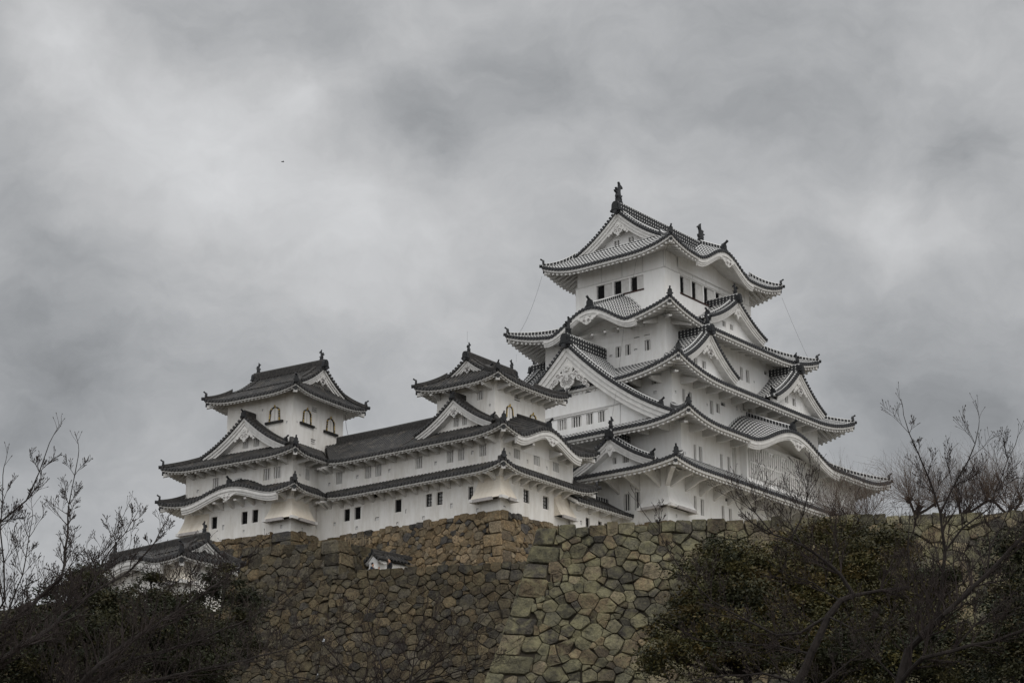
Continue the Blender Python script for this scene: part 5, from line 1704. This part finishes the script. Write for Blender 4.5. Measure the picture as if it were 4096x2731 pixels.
def person(loc, rz, h, label, coat, hat=None, arm=(.25, -.30, .95)):
    """standing figure; one skinned body, clothing and hair as children"""
    def skin(name, joints, edges, mkey, parent, sub=1):
        me = bpy.data.meshes.new(name)
        me.from_pydata([j[0] for j in joints], edges, [])
        o = bpy.data.objects.new(name, me); COL.objects.link(o)
        me.materials.append(M[mkey])
        m = o.modifiers.new('skin', 'SKIN')
        for v, j in zip(me.skin_vertices[0].data, joints): v.radius = (j[1], j[1] * (j[2] if len(j) > 2 else 1))
        me.skin_vertices[0].data[0].use_root = True
        m2 = o.modifiers.new('sub', 'SUBSURF'); m2.levels = sub; m2.render_levels = sub
        if parent: o.parent = parent
        return o
    k = h / 1.72
    J = [((0, 0, .92), .13, .8), ((0, 0, 1.12), .12, .8), ((0, 0, 1.35), .15, .7), ((0, 0, 1.46), .055), ((0, -.01, 1.55), .075, 1.1), ((0, -.015, 1.64), .085, 1.15), ((0, -.01, 1.71), .05),
         ((.10, 0, .86), .085), ((.11, -.01, .48), .058), ((.11, .02, .09), .042), ((.12, -.12, .04), .04),
         ((-.10, 0, .86), .085), ((-.11, -.01, .48), .058), ((-.11, .02, .09), .042), ((-.12, -.12, .04), .04),
         ((.19, 0, 1.40), .055), ((.25, .02, 1.14), .043), (arm, .033), ((-.19, 0, 1.40), .055), ((-.25, .02, 1.14), .043), ((-arm[0], arm[1], arm[2]), .033),
         ((arm[0], arm[1] - .09, arm[2] + .03), .03, .6), ((-arm[0], arm[1] - .09, arm[2] + .03), .03, .6), ((0, -.105, 1.60), .018)]
    E = [(0, 1), (1, 2), (2, 3), (3, 4), (4, 5), (5, 6), (0, 7), (7, 8), (8, 9), (9, 10), (0, 11), (11, 12), (12, 13), (13, 14), (2, 15), (15, 16), (16, 17), (2, 18), (18, 19), (19, 20), (17, 21), (20, 22), (5, 23)]
    J = [(tuple(c * k for c in j[0]), j[1] * k, *(j[2:])) for j in J]
    body = skin('person', J, E, 'skin', None)
    body.location = loc; body.rotation_euler = (0, 0, rz)
    tag(body, label, 'person', 'visitors by the stone wall')
    CJ = [((0, .01, .70), .20, .8), ((0, .01, .95), .165, .85), ((0, .01, 1.15), .155, .85), ((0, .01, 1.36), .175, .75), ((0, .01, 1.46), .085),
          ((.20, 0, 1.40), .075), ((.26, .02, 1.14), .062), ((arm[0] * 1.0, arm[1] * .85, arm[2] + .02), .05), ((-.20, 0, 1.40), .075), ((-.26, .02, 1.14), .062), ((-arm[0], arm[1] * .85, arm[2] + .02), .05)]
    CJ = [(tuple(c * k for c in j[0]), j[1] * k, *(j[2:])) for j in CJ]
    skin('jacket', CJ, [(0, 1), (1, 2), (2, 3), (3, 4), (3, 5), (5, 6), (6, 7), (3, 8), (8, 9), (9, 10)], coat, body)
    TJ = [((0, 0, .88), .14, .8), ((.10, 0, .84), .098), ((.11, -.01, .48), .075), ((.11, .02, .10), .06), ((-.10, 0, .84), .098), ((-.11, -.01, .48), .075), ((-.11, .02, .10), .06)]
    TJ = [(tuple(c * k for c in j[0]), j[1] * k, *(j[2:])) for j in TJ]
    skin('trousers', TJ, [(0, 1), (1, 2), (2, 3), (0, 4), (4, 5), (5, 6)], 'iron', body)
    HJ = [((0, .035, 1.60), .085, 1.0), ((0, .02, 1.68), .098, 1.05), ((0, .0, 1.745), .06)]
    HJ = [(tuple(c * k for c in j[0]), j[1] * k, *(j[2:])) for j in HJ]
    skin('hair', HJ, [(0, 1), (1, 2)], 'hair', body)
    if hat:
        HJ = [((0, .015, 1.66), .105, 1.05), ((0, .01, 1.74), .09, 1.05), ((0, .0, 1.80), .03)]
        skin('knit_cap', [(tuple(c * k for c in j[0]), j[1] * k, *(j[2:])) for j in HJ], [(0, 1), (1, 2)], hat, body)


person((-9.05, 131.0, 25.5), math.radians(70), 1.55, 'person in navy jacket and dark knit cap at the left of the group', 'coat2', 'coat')
person((-8.62, 131.0, 25.5), math.radians(-10), 1.32, 'short person with black hair, only the head showing over the wall', 'coat2')
person((-7.95, 131.0, 25.5), math.radians(-60), 1.86, 'tall person in a black coat seen from the side by the roofed wall', 'coat')


# ------------------------------------------------------------------ trees
def bare_twigs(b, p, d, L, r, lvl, rnd, mk='twig', up=.35, nchild=None):
    """a wandering shoot with side shoots and swollen end buds"""
    n = 4 if lvl > 0 else 3
    pts = [Vector(p)]; dirs = []
    d = Vector(d).normalized()
    for i in range(n):
        d = (d + Vector((rnd.uniform(-.22, .22), rnd.uniform(-.22, .22), rnd.uniform(-.12, .12) + up * .22))).normalized()
        dirs.append(d.copy()); pts.append(pts[-1] + d * (L / n))
    rad = [max(.0022, r * (1 - .72 * i / n)) for i in range(n + 1)]
    b.tube(pts, rad, mk, 4 if lvl > 1 else 3, False)
    tip = pts[-1]; br = max(.006, rad[-1] * 2.0)
    b.tube([tip, tip + d * br * 2.2, tip + d * br * 5], [rad[-1], br, .001], mk, 3, False)
    if lvl > 0:
        k = nchild if nchild else rnd.randint(3, 5)
        for i in range(k):
            t = .25 + .7 * (i + rnd.random() * .6) / k
            j = min(n - 1, int(t * n)); q = pts[j].lerp(pts[j + 1], t * n - j)
            x = dirs[j].cross(Vector((rnd.uniform(-1, 1), rnd.uniform(-1, 1), rnd.uniform(-.4, .4))))
            if x.length < .1: continue
            nd_ = (dirs[j] * .75 + x.normalized() * .65 + Vector((0, 0, up))).normalized()
            bare_twigs(b, q, nd_, L * rnd.uniform(.35, .6) * (1.15 - .4 * t), r * .55, lvl - 1, rnd, mk, up)


def bare_tree(name, label, data, seed, step=.20, L=(.45, 1.25), lvl=2, cat='tree', group='bare cherry trees in the foreground', start=.12, dens=1.0, up=.35):
    rnd = random.Random(seed)
    root = data[0][1][0]
    gz = ground_z(root[0], root[1]) - .15
    T = thing(name, (root[0], root[1], gz), 0, label, cat, group)
    tr, tw = MB(), MB()
    for kind, pts, (r0, r1) in data:
        P = [Vector(p) for p in pts]
        if kind == 'trunk': P = [Vector((root[0] + .03, root[1], gz))] + P[1:]
        # densify with a slight wander
        Q = [P[0]]
        for a, c in zip(P, P[1:]):
            m = max(1, int((c - a).length / .22))
            for i in range(1, m + 1):
                q = a.lerp(c, i / m)
                if i < m: q += Vector((rnd.uniform(-1, 1), rnd.uniform(-1, 1), rnd.uniform(-1, 1))) * .018
                Q.append(q)
        n = len(Q)
        tr.tube(Q, [(.78 if kind != 'trunk' else 1) * (r0 + (r1 - r0) * (i / (n - 1)) ** .8) for i in range(n)], 'bark', 7)
        if kind == 'trunk': continue
        tot = 0; nxt = step * rnd.random(); side = 1
        for i in range(n - 1):
            seg = (Q[i + 1] - Q[i]); tot += seg.length
            while tot > nxt and i / n > start * .3:
                nxt += step * rnd.uniform(.5, 1.5) / dens
                d = seg.normalized()
                x = d.cross(Vector((rnd.uniform(-.5, .5), 1.0 if rnd.random() < .7 else rnd.uniform(-1, 1), rnd.uniform(-.3, .3)))) * side; side = -side
                if x.length < .1: continue
                f = i / n
                ln = rnd.uniform(*L) * (1.0 - .55 * f)
                bare_twigs(tw, Q[i], (d * .7 + x.normalized() * .7 + Vector((0, 0, up))), ln, max(.0045, (r0 + (r1 - r0) * f) * .32), lvl, rnd, 'twig', up)
        bare_twigs(tw, Q[-1], (Q[-1] - Q[-2]), .35, max(.004, r1), 1, rnd, 'twig', up)
    o = tr.v; off = Vector(T.location)
    for mb in (tr, tw): mb.v = [(p[0] - off.x, p[1] - off.y, p[2]) for p in mb.v]
    tr.build('trunk', T, gz, True)
    tw.build('crown', T, gz)
    return T


CHERRY_A = [
    ('trunk', [(-6.76, 23.5, 0.27), (-6.8, 23.5, 1.87), (-6.76, 23.8, 3.02), (-6.5, 24.0, 3.45)], (0.16, 0.1)),
    ('limb', [(-6.5, 24.0, 3.45), (-6.0, 24.0, 3.8), (-5.7, 25.0, 4.33), (-5.44, 26.0, 4.94), (-5.11, 27.0, 5.47), (-4.85, 27.0, 5.78), (-4.77, 27.5, 6.21)], (0.055, 0.008)),
    ('limb', [(-6.76, 23.8, 3.02), (-6.44, 24.0, 3.77), (-6.03, 24.0, 4.17), (-5.83, 25.0, 4.73), (-5.57, 25.0, 4.98), (-5.64, 25.5, 5.59), (-5.76, 26.0, 6.14), (-5.71, 26.0, 6.53), (-5.68, 26.0, 6.78)], (0.06, 0.006)),
    ('limb', [(-6.76, 23.8, 3.02), (-6.48, 23.5, 4.13), (-6.26, 23.5, 5.01), (-6.13, 24.0, 5.45), (-5.83, 24.0, 5.72), (-5.7, 24.0, 6.07), (-5.6, 24.0, 6.44)], (0.06, 0.006)),
    ('limb', [(-6.44, 24.0, 3.77), (-5.75, 23.0, 4.32), (-5.79, 23.0, 4.75), (-5.86, 23.0, 5.13), (-5.88, 23.0, 5.78)], (0.03, 0.006)),
    ('limb', [(-6.03, 24.0, 4.17), (-5.81, 24.0, 4.81), (-5.84, 24.3, 5.33), (-5.86, 24.5, 5.65)], (0.018, 0.005)),
    ('limb', [(-5.44, 26.0, 4.94), (-5.31, 26.3, 5.5), (-5.12, 26.6, 5.9), (-5.05, 27.0, 6.27)], (0.016, 0.005)),
    ('limb', [(-5.7, 25.0, 4.33), (-5.49, 25.3, 4.98), (-5.27, 25.8, 5.43), (-5.08, 26.0, 5.93)], (0.016, 0.005)),
]
CHERRY_B = [
    ('trunk', [(-5.93, 27.0, -0.29), (-6.0, 27.0, 1.53), (-6.01, 27.0, 3.1), (-5.94, 27.0, 3.59)], (0.14, 0.09)),
    ('limb', [(-5.94, 27.0, 3.59), (-5.58, 27.0, 4.08), (-5.11, 27.5, 4.65), (-4.64, 28.0, 5.09), (-4.26, 28.0, 5.35), (-3.91, 29.0, 5.92), (-3.73, 29.0, 6.14)], (0.05, 0.006)),
    ('limb', [(-5.94, 27.0, 3.59), (-5.74, 27.5, 3.95), (-5.22, 28.0, 4.43), (-4.43, 29.0, 4.88), (-3.8, 29.5, 5.29), (-3.5, 30.0, 5.56), (-3.14, 30.0, 5.9)], (0.045, 0.006)),
    ('limb', [(-5.74, 27.5, 3.95), (-4.93, 28.0, 4.16), (-4.06, 29.0, 4.52), (-3.29, 30.0, 4.93), (-2.75, 30.0, 5.19), (-2.32, 30.0, 5.45)], (0.035, 0.006)),
    ('limb', [(-5.94, 27.0, 3.59), (-5.96, 26.5, 4.0), (-5.9, 26.5, 4.46), (-5.77, 26.5, 4.91), (-5.85, 26.5, 5.21)], (0.03, 0.006)),
    ('limb', [(-5.22, 28.0, 4.43), (-4.97, 28.0, 4.92), (-4.86, 28.0, 5.33), (-4.67, 28.0, 5.65)], (0.02, 0.005)),
    ('limb', [(-4.64, 28.0, 5.09), (-4.54, 28.5, 5.71), (-4.41, 28.5, 5.96)], (0.015, 0.005)),
]
CHERRY_C = [
    ('trunk', [(-2.05, 31.0, 0.01), (-2.01, 31.0, 1.76), (-1.97, 31.0, 3.38), (-1.91, 31.0, 4.01)], (0.1, 0.06)),
    ('limb', [(-1.91, 31.0, 4.01), (-1.54, 31.0, 4.57), (-1.09, 31.0, 4.91), (-0.75, 31.0, 5.21), (-0.49, 31.0, 5.48), (-0.3, 31.0, 5.71)], (0.028, 0.005)),
    ('limb', [(-1.91, 31.0, 4.01), (-2.25, 31.0, 4.49), (-2.64, 31.0, 4.91), (-2.91, 31.0, 5.21), (-3.23, 31.0, 5.44)], (0.028, 0.005)),
    ('limb', [(-1.91, 31.0, 4.01), (-1.96, 31.0, 4.68), (-2.11, 31.5, 5.22), (-2.24, 31.5, 5.61), (-2.24, 32.0, 6.01)], (0.025, 0.005)),
    ('limb', [(-1.54, 31.0, 4.57), (-1.47, 31.0, 5.06), (-1.32, 31.0, 5.37), (-1.36, 31.0, 5.67)], (0.018, 0.005)),
    ('limb', [(-2.25, 31.0, 4.49), (-3.39, 31.0, 4.68), (-3.97, 31.0, 4.91), (-4.35, 31.0, 5.06)], (0.018, 0.005)),
    ('limb', [(-1.54, 31.0, 4.57), (-1.01, 31.0, 4.68), (-0.56, 31.0, 4.83), (-0.11, 31.0, 5.02)], (0.018, 0.005)),
]
CHERRY_D = [
    ('trunk', [(3.49, 28.0, 0.01), (3.6, 28.0, 1.91), (3.72, 28.0, 3.22), (3.89, 28.0, 4.12), (4.09, 28.0, 4.52), (4.35, 28.0, 5.04), (4.53, 28.0, 5.26), (4.72, 28.0, 5.33)], (0.16, 0.04)),
    ('limb', [(4.72, 28.0, 5.33), (4.55, 28.0, 5.62), (4.41, 28.0, 5.76), (4.04, 28.0, 6.03), (3.88, 28.0, 6.11), (3.64, 28.0, 6.19), (3.36, 28.0, 6.35), (3.19, 28.0, 6.53)], (0.04, 0.006)),
    ('limb', [(4.72, 28.0, 5.33), (5.08, 28.0, 5.4), (5.47, 28.0, 5.45), (5.51, 28.0, 5.74), (5.51, 28.0, 6.06), (5.56, 28.0, 6.46)], (0.036, 0.006)),
    ('limb', [(3.88, 28.0, 6.11), (4.06, 28.0, 6.45), (4.14, 28.0, 6.72), (4.28, 28.0, 6.95)], (0.018, 0.004)),
    ('limb', [(3.64, 28.0, 6.19), (3.4, 28.0, 6.5), (3.3, 28.0, 6.68), (3.22, 28.0, 6.82)], (0.014, 0.004)),
    ('limb', [(4.04, 28.0, 6.03), (3.92, 28.3, 6.42), (3.72, 28.3, 6.68), (3.67, 28.3, 6.87)], (0.014, 0.004)),
    ('limb', [(4.35, 28.0, 5.04), (3.95, 28.0, 4.81), (3.63, 28.0, 4.78), (3.22, 28.0, 4.99), (2.75, 28.0, 5.26), (2.35, 28.0, 5.69), (2.06, 28.0, 6.2), (1.82, 28.0, 6.53)], (0.028, 0.005)),
    ('limb', [(4.09, 28.0, 4.52), (3.67, 28.5, 4.72), (3.15, 28.5, 4.76), (2.62, 28.5, 4.79), (2.28, 28.5, 5.0)], (0.025, 0.005)),
    ('limb', [(3.89, 28.0, 4.12), (3.42, 28.0, 4.26), (2.91, 28.0, 4.23), (2.39, 28.0, 4.16)], (0.03, 0.006)),
    ('limb', [(4.41, 28.0, 5.76), (4.61, 28.0, 6.25), (4.73, 28.0, 6.5)], (0.012, 0.004)),
    ('limb', [(4.53, 28.0, 5.26), (4.22, 28.4, 5.59), (3.81, 28.5, 5.75), (3.54, 28.5, 6.0)], (0.018, 0.005)),
    ('limb', [(4.35, 28.0, 5.04), (4.63, 27.5, 4.76), (5.1, 27.5, 4.83), (5.59, 27.5, 5.03)], (0.02, 0.005)),
    ('limb', [(3.72, 28.0, 3.22), (4.05, 27.5, 3.95), (4.54, 27.5, 4.35), (4.88, 27.5, 4.56), (5.11, 27.5, 4.96)], (0.035, 0.006)),
]
CHERRY_E = [
    ('trunk', [(4.39, 26.0, 0.01), (4.51, 26.0, 1.77), (4.69, 26.0, 3.3), (4.91, 26.0, 3.83), (5.05, 26.0, 4.26)], (0.14, 0.06)),
    ('limb', [(5.05, 26.0, 4.26), (5.23, 26.0, 4.47), (5.41, 26.0, 4.64), (5.49, 26.0, 4.9), (5.59, 26.0, 5.53), (5.56, 26.0, 6.03), (5.43, 26.0, 6.52), (5.22, 26.0, 7.1), (5.16, 26.0, 7.35)], (0.05, 0.005)),
    ('limb', [(5.56, 26.0, 6.03), (5.74, 26.0, 6.36), (5.97, 26.0, 6.73), (6.14, 26.0, 7.19)], (0.02, 0.005)),
    ('limb', [(5.05, 26.0, 4.26), (5.41, 25.5, 4.61), (5.99, 25.5, 5.12), (6.49, 25.5, 5.61), (6.95, 25.5, 6.01)], (0.05, 0.025)),
    ('limb', [(4.91, 26.0, 3.83), (5.11, 25.5, 4.07), (5.49, 25.5, 4.16), (5.99, 25.5, 4.27), (6.4, 25.5, 4.42), (6.9, 25.5, 4.54)], (0.04, 0.02)),
    ('limb', [(5.59, 26.0, 5.53), (5.83, 26.0, 5.83), (6.21, 26.0, 6.1), (6.4, 26.0, 6.53), (6.6, 26.0, 6.94)], (0.018, 0.005)),
    ('limb', [(5.99, 25.5, 5.12), (6.06, 25.5, 5.5), (6.31, 25.5, 5.92), (6.5, 25.5, 6.31)], (0.018, 0.005)),
    ('limb', [(5.41, 26.0, 4.64), (5.33, 26.3, 5.11), (5.32, 26.3, 5.44), (5.27, 26.3, 5.77)], (0.014, 0.004)),
    ('limb', [(5.49, 26.0, 4.9), (5.79, 26.0, 5.11), (6.03, 26.0, 5.44), (6.27, 26.0, 5.64)], (0.016, 0.004)),
    ('limb', [(5.49, 25.5, 4.16), (5.79, 25.5, 4.48), (6.09, 25.5, 4.7), (6.43, 25.5, 5.01)], (0.02, 0.005)),
    ('limb', [(4.91, 26.0, 3.83), (4.67, 26.0, 4.09), (4.46, 26.0, 4.37), (4.41, 26.0, 4.66)], (0.02, 0.005)),
]
BUSH_A = [
    (14.35, 88.0, 19.24, 1.16),
    (12.96, 87.0, 18.09, 1.53),
    (15.33, 87.0, 18.15, 1.64),
    (16.94, 88.0, 18.58, 1.0),
    (10.64, 86.0, 16.91, 1.73),
    (12.73, 86.0, 16.16, 2.16),
    (15.38, 86.0, 16.16, 2.16),
    (16.84, 86.0, 15.74, 1.62),
    (13.34, 85.0, 14.29, 2.56),
]
BUSH_B = [
    (8.97, 85.0, 17.46, 1.28),
    (8.32, 84.0, 16.52, 1.48),
    (7.76, 84.0, 14.95, 1.27),
    (6.51, 84.0, 14.54, 0.84),
    (9.62, 84.0, 15.06, 2.01),
    (6.61, 83.0, 13.14, 1.25),
    (8.94, 83.0, 13.14, 1.98),
    (10.97, 83.0, 13.35, 1.88),
]
BUSH_C = [
    (14.33, 82.0, 12.99, 2.27),
    (16.76, 82.0, 13.39, 1.85),
    (17.96, 85.0, 16.5, 0.96),
    (18.3, 82.0, 12.39, 1.65),
    (15.51, 81.0, 12.24, 2.04),
]
BUSH_D = [
    (17.63, 70.0, 14.64, 1.06),
    (17.37, 70.0, 13.5, 1.14),
    (17.29, 69.0, 12.11, 1.39),
    (16.61, 69.0, 10.93, 1.13),
    (17.45, 69.0, 10.93, 1.73),
]
BUSH_E = [
    (-18.65, 90.0, 17.76, 0.79),
    (-19.26, 90.0, 16.8, 1.47),
    (-19.62, 89.0, 15.4, 1.9),
    (-17.66, 90.0, 16.02, 1.7),
    (-20.98, 89.0, 14.53, 2.13),
    (-18.24, 88.0, 13.94, 2.43),
    (-21.77, 89.0, 13.44, 2.01),
]
BUSH_F = [
    (-17.02, 95.0, 18.9, 0.57),
    (-16.95, 95.0, 17.97, 0.96),
    (-17.18, 94.0, 16.73, 1.54),
    (-15.31, 94.0, 16.27, 1.65),
    (-15.3, 93.0, 14.73, 2.1),
    (-17.33, 93.0, 14.5, 1.99),
    (-14.33, 94.0, 15.12, 1.3),
]
BUSH_G = [
    (-13.97, 99.0, 19.41, 1.0),
    (-14.83, 100.0, 18.98, 0.69),
    (-13.2, 99.0, 18.36, 1.0),
    (-15.73, 100.0, 18.67, 0.75),
    (-12.84, 98.0, 17.2, 0.86),
    (-13.25, 97.0, 15.6, 1.34),
    (-14.51, 97.0, 14.65, 1.46),
]

bare_tree('bare_tree', 'leafless cherry tree at the left edge with tall shoots reaching into the sky', CHERRY_A, 21, .11, (.25, .7), 2)
bare_tree('bare_tree', 'leafless cherry tree in the left corner with long branches slanting up to the right', CHERRY_B, 22, .10, (.35, .9), 2)
bare_tree('bare_tree', 'low leafless bush-like tree in front of the dark stone wall at bottom centre', CHERRY_C, 23, .13, (.4, .9), 2)
bare_tree('bare_tree', 'leafless cherry tree with a kinked dark limb in front of the olive evergreen', CHERRY_D, 24, .11, (.3, .8), 2)
bare_tree('bare_tree', 'leafless cherry tree at the right with one tall thin shoot against the sky', CHERRY_E, 25, .12, (.3, .8), 2)


def pollard(x, y, lean, seed, label, hgt=1.6):
    rnd = random.Random(seed)
    T = thing('pollard_tree', (x, y, 22.3), 0, label, 'tree', 'pollarded trees on the wall terrace')
    tr, tw = MB(), MB()
    top = Vector((lean, 0, 22.3 + hgt))
    tr.tube([(0, 0, 22.3), (lean * .25, 0, 22.3 + hgt * .35), (lean * .6, .05, 22.3 + hgt * .7), top], [.17, .14, .12, .12], 'bark', 8)
    heads = [top]
    for s in (-1, 1):
        e = top + Vector((s * rnd.uniform(.5, 1.0), rnd.uniform(-.4, .4), rnd.uniform(.15, .5)))
        tr.tube([Vector((lean * .6, 0, 22.3 + hgt * .7)), (Vector((lean * .6, 0, 22.3 + hgt * .7)) + e) / 2 + Vector((0, 0, -.05)), e], [.08, .065, .07], 'bark', 7)
        heads.append(e)
    for e in heads:
        for i in range(5):                                       # knobbly heads
            q = e + Vector((rnd.gauss(0, .08), rnd.gauss(0, .08), rnd.gauss(0, .06)))
            tr.tube([q - Vector((0, 0, .07)), q, q + Vector((0, 0, .07))], [.04, .065, .03], 'bark', 6)
        for i in range(60):
            a = rnd.uniform(0, 6.283); el = rnd.uniform(.0, 1.5)
            d = Vector((math.cos(a) * math.cos(el), math.sin(a) * math.cos(el), math.sin(el)))
            bare_twigs(tw, e + d * .05, d, rnd.uniform(.9, 3.0), .010, 1, rnd, 'shoot', .18, 6)
    tr.build('trunk', T, None, True); tw.build('crown', T)


pollard(20.0, 100.6, .45, 31, 'leftmost of the pollarded trees on the terrace, nearest the tallest keep', 1.3)
pollard(22.0, 101.2, 1.1, 32, 'pollarded tree with a strongly leaning trunk between two others on the terrace', 1.4)
pollard(24.8, 100.4, .2, 33, 'pollarded tree on the terrace at the right edge of the picture', 1.2)
pollard(17.4, 101.8, -.3, 34, 'short pollarded tree on the terrace directly below the right end of the great roof', .7)


def evergreen(label, lobes, seed, cols, leaf=.075, dens=640, group='evergreen trees below the walls'):
    rs = np.random.RandomState(seed)
    big = max(lobes, key=lambda l: l[3])
    x0, y0 = big[0], big[1]
    gz = ground_z(x0, y0) - .2
    T = thing('evergreen_tree', (x0, y0, gz), 0, label, 'tree', group)
    C = []; col = []
    for (x, y, z, r) in lobes:
        nc = max(8, int(15 * r * r))
        d = rs.normal(size=(nc, 3)); d /= np.linalg.norm(d, axis=1)[:, None]
        d[:, 2] = np.where(d[:, 2] < -.45, -d[:, 2], d[:, 2])
        rad = r * (.35 + .80 * rs.rand(nc) ** .7)
        cc = np.array([x, y, z]) + d * rad[:, None] * np.array([1, .95, .85])
        per = int(dens * r * r * 4 / nc) + 6
        for c in cc:
            m = rs.randint(int(per * .6), int(per * 1.3) + 1)
            s = rs.uniform(.13, .42) * min(1.3, .5 + .4 * r)
            C.append(c + rs.normal(size=(m, 3)) * np.array([s, s, s * .55]))
            base = np.array(cols[rs.randint(len(cols))]) * rs.uniform(.72, 1.28)
            col.append(np.clip(base[None, :] * rs.uniform(.85, 1.15, size=(m, 1)), 0, 1))
    C = np.concatenate(C); col = np.concatenate(col)
    n = len(C)
    a = rs.normal(size=(n, 3)); a[:, 2] *= .6; a /= np.linalg.norm(a, axis=1)[:, None]
    t = rs.normal(size=(n, 3)); bb = np.cross(a, t); bb /= np.linalg.norm(bb, axis=1)[:, None]
    s = leaf * rs.uniform(.6, 1.4, size=(n, 1))
    V = np.stack([C - a * s, C + bb * s * .42, C + a * s, C - bb * s * .42], 1).reshape(-1, 3) - np.array([x0, y0, gz])
    me = bpy.data.meshes.new('crown')
    me.vertices.add(n * 4); me.loops.add(n * 4); me.polygons.add(n)
    me.vertices.foreach_set('co', V.astype(np.float32).ravel())
    me.loops.foreach_set('vertex_index', np.arange(n * 4, dtype=np.int32))
    me.polygons.foreach_set('loop_start', np.arange(0, n * 4, 4, dtype=np.int32))
    me.update(calc_edges=True)
    ca = me.color_attributes.new('Col', 'FLOAT_COLOR', 'POINT')
    cc = np.ones((n * 4, 4), np.float32); cc[:, :3] = np.repeat(col, 4, 0)
    ca.data.foreach_set('color', cc.ravel())
    me.materials.append(M['leaf'])
    o = bpy.data.objects.new('crown', me); COL.objects.link(o); o.parent = T
    # trunk and limbs to each lobe
    b = MB(); rnd = random.Random(seed)
    hub = Vector((0, 0, (big[2] - gz) * .55))
    b.tube([(0, 0, 0), (rnd.uniform(-.2, .2), 0, hub.z * .5), hub], [.28, .22, .18], 'bark', 7)
    for (x, y, z, r) in lobes:
        e = Vector((x - x0, y - y0, z - gz))
        m = hub.lerp(e, .5) + Vector((rnd.uniform(-.3, .3), rnd.uniform(-.3, .3), -.1))
        b.tube([hub, m, e], [.13, .09, .04], 'bark', 5)
        for k in range(6):
            d = Vector((rnd.uniform(-1, 1), rnd.uniform(-1, 1), rnd.uniform(-.4, 1))).normalized()
            b.tube([e, e + d * r * .5, e + d * r * .95 + Vector((0, 0, .1))], [.035, .022, .008], 'bark', 4)
    b.build('trunk', T, 0)
    return T


OLIVE = [(0.056, 0.048, 0.013), (0.046, 0.043, 0.013), (0.063, 0.046, 0.012), (0.034, 0.034, 0.014)]
DEEP = [(0.022, 0.025, 0.010), (0.027, 0.027, 0.010), (0.018, 0.022, 0.010), (0.035, 0.030, 0.010)]
evergreen('tallest olive-green evergreen rising to the top edge of the green stone wall', BUSH_A, 41, OLIVE)
evergreen('olive-green evergreen spreading at the left side of the group before the green wall', BUSH_B, 42, OLIVE + DEEP[:1])
evergreen('dark evergreen filling the bottom right in front of the green stone wall', BUSH_C, 43, DEEP + OLIVE[:1])
evergreen('very dark evergreen at the right edge of the picture, nearest the viewer', BUSH_D, 44, DEEP, .075)
evergreen('dark evergreen at the far left in front of the small turret', BUSH_E, 45, DEEP)
evergreen('tall narrow dark evergreen standing before the middle of the small turret', BUSH_F, 46, DEEP)
evergreen('dark evergreen between the small turret and the brown stone wall', BUSH_G, 47, DEEP)
